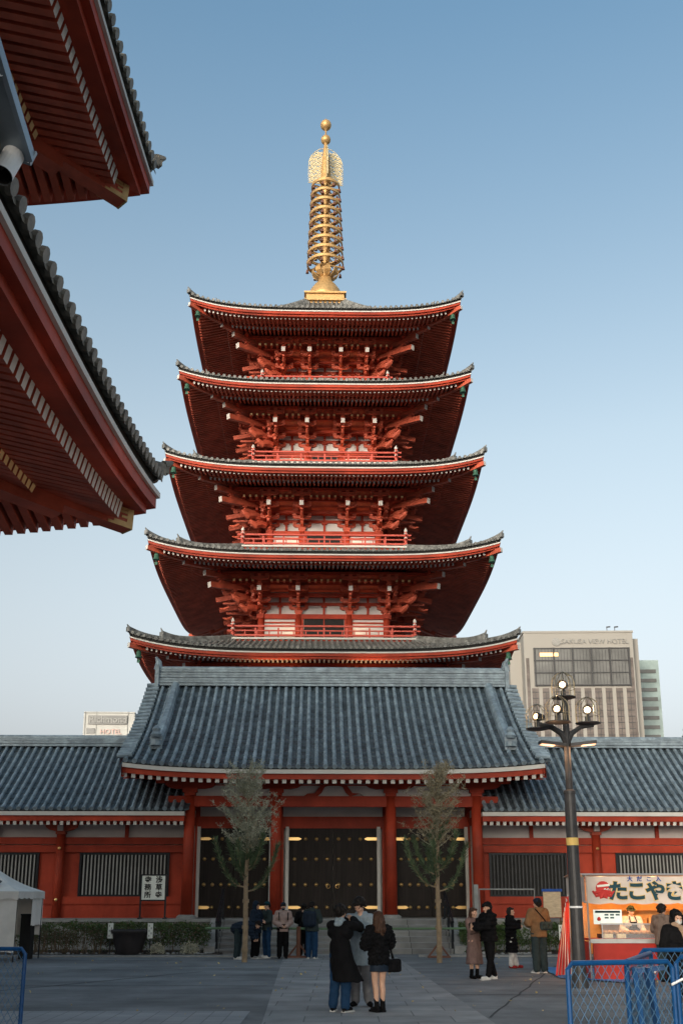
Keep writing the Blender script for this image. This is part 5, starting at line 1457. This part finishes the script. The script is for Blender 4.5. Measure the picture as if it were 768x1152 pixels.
    if shoes:
        cl, boot, sole = shoes
        for s in 'LR':
            Sh = Blob(); a, t_ = J['ank' + s], J['toe' + s]; dd = (t_ - a); dd.z = 0; dd.normalize()
            Sh.cap(a + V((0, 0, -.035)) - dd * .03, t_ + V((0, 0, .018)), .042 * k, .036 * k); Sh.cap(V((a.x, a.y, .035)) - dd * .03 * k, V((t_.x, t_.y, .03)), .034, .032)
            if boot: Sh.cap(a, a.lerp(J['knee' + s], boot), .05 * k, .05 * k)
            o = Sh.build('shoe', K_[cl], root, vox=.010, it=2)
            if sole:
                mb = MB(); c_ = (V((a.x, a.y, 0)) + V((t_.x, t_.y, 0))) / 2; an = math.atan2(dd.y, dd.x)
                mb.box((c_.x, c_.y, .014), (.255 * k, .085 * k, .028 if sole != 'thick' else .05), rz=an); mb.build('sole', K_['sole'] if sole != 'thick' else K_['black'], o)
    ctx = dict(J=J, k=k, hp=hp, HR=HR, root=root, vox=vox, T=Matrix.Translation((loc[0], loc[1], z0)) @ Matrix.Rotation(R(face), 4, 'Z'))
    for e in extras: e(ctx)
    return ctx
# extras
def cap_hat(cl, brim=True, knit=False):
    def f(c):
        B = Blob(); B.ell(c['hp'](0, .012, .075), (.092 * c['k'], .102 * c['k'], .068 * c['k']), c['HR'])
        if brim: B.cap(c['hp'](-.04, -.10, .065), c['hp'](.04, -.10, .065), .018 * c['k']); B.cap(c['hp'](0, -.06, .07), c['hp'](0, -.135, .055), .045 * c['k'], .016 * c['k'])
        if knit: B.ell(c['hp'](0, .02, .05), (.094 * c['k'], .104 * c['k'], .07 * c['k']), c['HR'])
        B.build('hat', K_[cl], c['root'], vox=.0095)
    return f
def bucket(cl):
    def f(c):
        B = Blob(); B.ell(c['hp'](0, .01, .085), (.088 * c['k'], .098 * c['k'], .06 * c['k']), c['HR']); B.ell(c['hp'](0, .0, .045), (.125 * c['k'], .135 * c['k'], .022 * c['k']), c['HR']); B.build('hat', K_[cl], c['root'], vox=.0095)
    return f
def mask(c):
    B = Blob(); B.ell(c['hp'](0, -.055, -.045), (.062 * c['k'], .062 * c['k'], .058 * c['k']), c['HR']); B.build('face_mask', K_['sole'], c['root'], vox=.0095)
def dark_mask(c):
    B = Blob(); B.ell(c['hp'](0, -.055, -.045), (.062 * c['k'], .062 * c['k'], .058 * c['k']), c['HR']); B.build('face_mask', K_['navy'], c['root'], vox=.0095)
def scarf(cl):
    def f(c):
        B = Blob(); n = c['J']['nek']; k = c['k']
        for i in range(10): t = 2 * math.pi * i / 10; t2 = 2 * math.pi * (i + 1) / 10; B.cap(n + V((math.cos(t) * .085, math.sin(t) * .085 + .0, .03 * math.sin(t * 2) + .02)) * k, n + V((math.cos(t2) * .085, math.sin(t2) * .085, .03 * math.sin(t2 * 2) + .02)) * k, .042 * k)
        B.cap(n + V((.02, -.12, -.02)), n + V((.04, -.16, -.16)), .05, .04); B.build('scarf', K_[cl], c['root'], vox=.012, amp=.012)
    return f
def apron(c):
    J, k = c['J'], c['k']; mb = MB(); rows = []
    for j in range(10):
        z = lerp(1.36, .80, j / 9) * k; w_ = (.10 if j < 3 else .17) * k
        rows.append([V((x * w_, J['che'].y - (.165 - .04 * abs(x) ** 2) * k - .004, z)) for x in (-1, -.5, 0, .5, 1)])
    mb.grid(rows); mb.path([V((-.09 * k, -.16 * k, 1.36 * k)), V((-.07 * k, -.06 * k, 1.50 * k))], .012, 5); mb.path([V((.09 * k, -.16 * k, 1.36 * k)), V((.07 * k, -.06 * k, 1.50 * k))], .012, 5)
    mb.build('apron', K_['black'], c['root'])
def shortskirt(c):
    k = c['k']; B = Blob(); B.loft([((0, 0, .70 * k), .185 * k, .155 * k, .03), ((0, 0, .80 * k), .175 * k, .145 * k, .02), ((0, 0, 1.0 * k), .155 * k, .13 * k, 0)]); B.build('skirt', K_['navy'], c['root'], vox=.012, amp=.008)
def socks(c):
    for s in 'LR':
        B = Blob(); J = c['J']; B.cap(J['ank' + s], J['ank' + s].lerp(J['knee' + s], .33), .046 * c['k'], .050 * c['k']); B.build('sock', K_['black'], c['root'], vox=.0095)
def bag(name, label, cl, pts, shape, group=None):      # a carried bag: its own thing, worn on the figure
    def f(c):
        k = c['k']; t = thing(name, label, 'bag', tuple(c['T'].translation), c['T'].to_euler().z)
        B = Blob(); (cx, cy, cz), (w_, d_, h_) = shape
        for sx in (-1, 1):
            for sz in (-1, 1): B.cap(V((cx - w_ * .4 * 1, cy, cz + sz * h_ * .35)) * k, V((cx + w_ * .4, cy, cz + sz * h_ * .35)) * k, d_ * .5 * k)
        B.cap(V((cx, cy, cz - h_ * .35)) * k, V((cx, cy, cz + h_ * .35)) * k, d_ * .55 * k)
        for sx in (-1, 1): B.cap(V((cx + sx * w_ * .4, cy, cz - h_ * .35)) * k, V((cx + sx * w_ * .4, cy, cz + h_ * .35)) * k, d_ * .5 * k)
        B.build('pouch', K_[cl], t, vox=.012, amp=.008)
        for p in pts:
            mb = MB(); mb.path([V(q) * k for q in p], .016, 6); mb.build('strap', K_['black'], t)
        return t
    return f

FOLD = dict(elL=(.27, -.03, 1.17), wrL=(.10, -.26, 1.12), elR=(-.27, -.03, 1.17), wrR=(-.08, -.26, 1.14))
UP = dict(elL=(.27, -.22, 1.34), wrL=(.07, -.36, 1.50), elR=(-.28, -.20, 1.38), wrR=(-.06, -.36, 1.52))
V0 = .0115
person((-.02, 17.85), 153, 1.70, 'person in a long black coat and blue jeans on the stone path, arms raised', {**UP, 'ankL': (.13, .02, .09), 'toeL': (.17, -.12, .03), 'ankR': (-.12, .05, .09), 'toeR': (-.15, -.10, .03)},
       ('black', .50, .016, dict(name='coat', flare=.10, swing=(-.13, -.02, 0), lapel='greycoat', fold=.045, amp=.018, fr=7, zf=.3)), ('jeans', .020, .95), ('black', 0, True), 'bushy', vox=V0, head=(8, -8))
person((.34, 18.75), -18, 1.82, 'tall person in a pale grey coat and grey trousers, head bowed, facing the camera', {**FOLD, 'wrL': (.06, -.27, 1.30), 'wrR': (-.12, -.27, 1.34), 'ankL': (.12, .05, .09), 'toeL': (.20, -.08, .03)},
       ('greycoat', .66, .018, dict(name='coat', flare=.05, hood='down', fold=.03)), ('greypant', .018, .97), ('black', .12, False), 'bushy', vox=V0, head=(34, -14), lean=5)
person((.62, 17.8), 205, 1.60, 'person with long brown hair, black fluffy jacket, short skirt and chunky boots', {**FOLD, 'elR': (-.27, -.06, 1.18), 'wrR': (-.12, -.30, 1.30), 'elL': (.27, 0, 1.16), 'wrL': (.14, -.24, 1.20), 'kneeL': (.075, -.01, .50), 'ankL': (.06, .03, .10), 'toeL': (.08, -.12, .04), 'kneeR': (-.07, -.02, .5), 'ankR': (-.06, .02, .10), 'toeR': (-.06, -.13, .04)},
       ('black', .82, .030, dict(name='jacket', flare=.01, amp=.03, fr=28, zf=1, collar=.03, sleeve=.035)), None, ('black', .12, 'thick'), 'long', HBR, vox=V0, head=(6, -10),
       extras=(shortskirt, socks, bag('handbag', 'black leather handbag hanging at the hip of the brown haired person', 'black', [[(-.15, .08, 1.38), (-.22, .05, 1.1), (-.26, .03, .92)], [(-.15, -.08, 1.38), (-.24, -.02, 1.1), (-.30, .0, .92)]], ((-.29, .03, .80), (.26, .10, .20)))))
V1 = .014
person((-3.22, 33.1), 78, 1.68, 'person in a dark puffer jacket bending right over beside the leftmost tree', {'elL': (.22, -.50, .86), 'wrL': (.16, -.58, .66), 'elR': (-.22, -.50, .86), 'wrR': (-.16, -.58, .66), 'kneeL': (.10, -.02, .5), 'pel': (0, .05, .95)},
       ('navy', 1.0, .05, dict(name='jacket', puffer=True, amp=.01)), ('greenpant', .02, .97), ('white', 0, True), 'short', vox=V1, lean=78)
person((-2.70, 33.5), 60, 1.72, 'person in a long navy hooded coat, left of the pair before the red column', {**FOLD}, ('navy', .78, .03, dict(name='coat', hood='up', flare=.02)), ('black', .02, .97), ('greyshoe', 0, True), 'short', vox=V1, head=(15, 0))
person((-2.36, 33.75), -60, 1.72, 'person in teal knit hat and jeans, right of the pair before the red column', {**FOLD}, ('greygreen', .86, .02, dict(name='jacket')), ('jeans', .02, .97), ('white', 0, True), 'short', vox=V1, head=(20, 0), extras=(cap_hat('teal', False, True),))
person((-1.84, 33.45), 8, 1.69, 'person in a beige hoodie and dark mask facing the camera by the pipe rail', {**FOLD, 'wrL': (.09, -.22, 1.02), 'wrR': (-.07, -.22, 1.02), 'elL': (.27, .02, 1.14), 'elR': (-.27, .02, 1.14)}, ('beige', .84, .03, dict(name='hoodie', hood='down', flare=.0)), ('black', .022, .96), ('black', 0, False), 'short', vox=V1, head=(18, 0),
       extras=(cap_hat('navy', False, True), dark_mask, bag('waist_bag', 'small black bag held at the waist of the beige hoodie person', 'black', [[(-.15, -.15, 1.45), (-.14, -.19, 1.2)], [(.15, -.15, 1.45), (.14, -.19, 1.2)]], ((0, -.22, 1.01), (.26, .08, .10)))))
person((-1.22, 34.3), 175, 1.66, 'person in black coat and black trousers, half hidden behind the one with the backpack', {**FOLD}, ('black', .80, .02, dict(name='coat')), ('black', .02, .97), ('black', 0, False), 'bushy', vox=V1)
person((-.93, 33.4), 165, 1.72, 'person in blue jeans wearing a dark backpack, back turned at the pipe rail', {**FOLD}, ('greygreen', .84, .04, dict(name='jacket', collar=.04)), ('jeans', .028, .97), ('white', 0, True), 'short', vox=V1, head=(25, 0),
       extras=(bag('backpack', 'dark rounded backpack worn by the person in blue jeans at the pipe rail', 'navy', [[(-.12, .10, 1.48), (-.14, .20, 1.42)], [(.12, .10, 1.48), (.14, .20, 1.42)]], ((0, .25, 1.22), (.30, .20, .42))),))
person((3.44, 24.9), -68, 1.73, 'person in black puffer jacket, black cap and white shoes hugging a companion', {'elL': (.25, -.20, 1.20), 'wrL': (.10, -.40, 1.16), 'elR': (-.25, -.2, 1.2), 'wrR': (-.05, -.42, 1.22), 'ankL': (.12, -.12, .09), 'toeL': (.13, -.28, .03), 'ankR': (-.10, .18, .09), 'toeR': (-.10, .03, .03), 'kneeR': (-.1, .05, .5)},
       ('black', .86, .050, dict(name='jacket', puffer=True, collar=.05, hood='down')), ('black', .008, .97), ('white', 0, True), 'short', vox=V1, head=(14, 0), extras=(cap_hat('black'),))
person((3.12, 25.15), 40, 1.60, 'person in a long dusty rose coat hugged by the one in the black cap', {'elL': (.25, -.15, 1.18), 'wrL': (.10, -.34, 1.22), 'elR': (-.25, -.12, 1.18), 'wrR': (-.08, -.34, 1.26)},
       ('rose', .36, .02, dict(name='coat', flare=.05, fold=.05, hood='down')), None, ('black', .35, False), 'bob', HBR, vox=V1, head=(4, 10))
person((4.60, 28.9), 75, 1.58, 'person in a very long black puffer coat and white trousers facing the brown jacket man', {'elL': (.24, -.08, 1.18), 'wrL': (.14, -.24, 1.34), 'elR': (-.24, -.05, 1.18), 'wrR': (-.10, -.26, 1.20), 'ankL': (.12, -.12, .09), 'toeL': (.13, -.28, .03)},
       ('black', .44, .04, dict(name='coat', puffer=True, flare=.02, hood='down', fold=.01)), ('white', .02, .96), ('redshoe', 0, False), 'bob', vox=V1, head=(0, 0))
person((5.00, 27.0), 200, 1.82, 'tall person in a brown hooded jacket with a grey crossbody bag, back turned', {**FOLD, 'wrR': (-.12, -.30, 1.25)}, ('brown', .84, .045, dict(name='jacket', hood='down', flare=.0)), ('greenpant', .03, .97), ('greyshoe', 0, True), 'short', vox=V1, head=(6, 10),
       extras=(cap_hat('navy', False, True), bag('crossbody_bag', 'grey crossbody bag on the back of the brown jacket man', 'greygreen', [[(.14, .12, 1.50), (.0, .22, 1.30), (-.08, .24, 1.18)], [(-.28, .16, 1.14), (-.20, .2, 1.18)]], ((-.08, .235, 1.11), (.30, .09, .16)))))
person((SX + 1.28, SY + 1.05), 5, 1.64, 'stall vendor in green bucket hat and black apron behind the counter', {'elL': (.27, -.05, 1.16), 'wrL': (.20, -.32, 1.05), 'elR': (-.27, -.05, 1.16), 'wrR': (-.16, -.32, 1.06)}, ('white', .9, .02, dict(name='shirt')), ('black', .02, .97), ('black', 0, False), 'short', vox=V1, head=(20, 0), extras=(bucket('olive'), apron))
person((7.28, 24.1), 128, 1.68, 'person in a taupe jacket leaning at the right end of the stall counter', {**FOLD}, ('taupe', .84, .04, dict(name='jacket', hood='down')), ('greenpant', .02, .97), ('black', 0, False), 'bushy', vox=V1, head=(10, 0))
person((5.33, 16.9), 10, 1.62, 'person in black hood, white face mask and tan scarf behind the barricades', {**FOLD}, ('black', .60, .045, dict(name='coat', hood='up', flare=.03)), ('black', .02, .97), ('black', 0, False), 'bob', vox=V1, head=(10, 5), extras=(mask, scarf('scarf')))
# ------------------------------------------------------------------ camera, light
cd = bpy.data.cameras.new('camera'); cam = bpy.data.objects.new('camera', cd); C.objects.link(cam)
cam.location = (0, 0, 1.8); cam.rotation_euler = (R(90 + 14.53), 0, 0)
cd.sensor_fit = 'HORIZONTAL'; cd.sensor_width = 36; cd.lens = 1150 / 768 * 36; cd.shift_y = 138 / 768
cd.clip_end = 5000; cd.clip_start = .1
bpy.context.scene.camera = cam
sc_ = bpy.context.scene
w = bpy.data.worlds.new('World'); sc_.world = w; w.use_nodes = True
nt = w.node_tree; bg = nt.nodes['Background']
sky = nt.nodes.new('ShaderNodeTexSky'); sky.sky_type = 'NISHITA'; sky.sun_disc = False
SUN_EL, SUN_AZ = 6.0, 203.0        # behind the camera, to the left
sky.sun_elevation = R(SUN_EL); sky.sun_rotation = R(SUN_AZ); sky.air_density = .7; sky.dust_density = 5.5; sky.ozone_density = 1.2
tc = nt.nodes.new('ShaderNodeTexCoord'); sx_ = nt.nodes.new('ShaderNodeSeparateXYZ'); nt.links.new(tc.outputs['Generated'], sx_.inputs[0])
cr = nt.nodes.new('ShaderNodeValToRGB'); e = cr.color_ramp.elements       # thicker, whiter air towards the horizon
e[0].position = .10; e[0].color = (.24, .24, .24, 1); e[1].position = .72; e[1].color = (1.0, 1.0, 1.0, 1)
m_ = e.new(.42); m_.color = (.60, .60, .60, 1)
nt.links.new(sx_.outputs[2], cr.inputs[0])
hs = nt.nodes.new('ShaderNodeHueSaturation'); nt.links.new(sky.outputs[0], hs.inputs['Color']); nt.links.new(cr.outputs[0], hs.inputs['Saturation'])
c2 = nt.nodes.new('ShaderNodeValToRGB'); e2 = c2.color_ramp.elements
e2[0].position = .12; e2[0].color = (.78, .775, .765, 1); e2[1].position = .75; e2[1].color = (.87, 1.0, .92, 1); m2_ = e2.new(.42); m2_.color = (.95, .985, .90, 1)
nt.links.new(sx_.outputs[2], c2.inputs[0]); mx = nt.nodes.new('ShaderNodeMix'); mx.data_type = 'RGBA'; mx.blend_type = 'MULTIPLY'; mx.inputs[0].default_value = 1
nt.links.new(hs.outputs[0], mx.inputs[6]); nt.links.new(c2.outputs[0], mx.inputs[7]); nt.links.new(mx.outputs[2], bg.inputs[0]); bg.inputs[1].default_value = .15
sl = bpy.data.lights.new('sun', 'SUN'); sl.energy = .62; sl.angle = R(14); sl.color = (1, .84, .68)
so = bpy.data.objects.new('sun', sl); C.objects.link(so)
az = R(SUN_AZ); dv = V((math.sin(az) * math.cos(R(SUN_EL)), math.cos(az) * math.cos(R(SUN_EL)), math.sin(R(SUN_EL))))
so.rotation_euler = dv.to_track_quat('Z', 'Y').to_euler()
sc_.view_settings.view_transform = 'Standard'; sc_.view_settings.look = 'None'; sc_.view_settings.exposure = 1.75; sc_.view_settings.gamma = 1
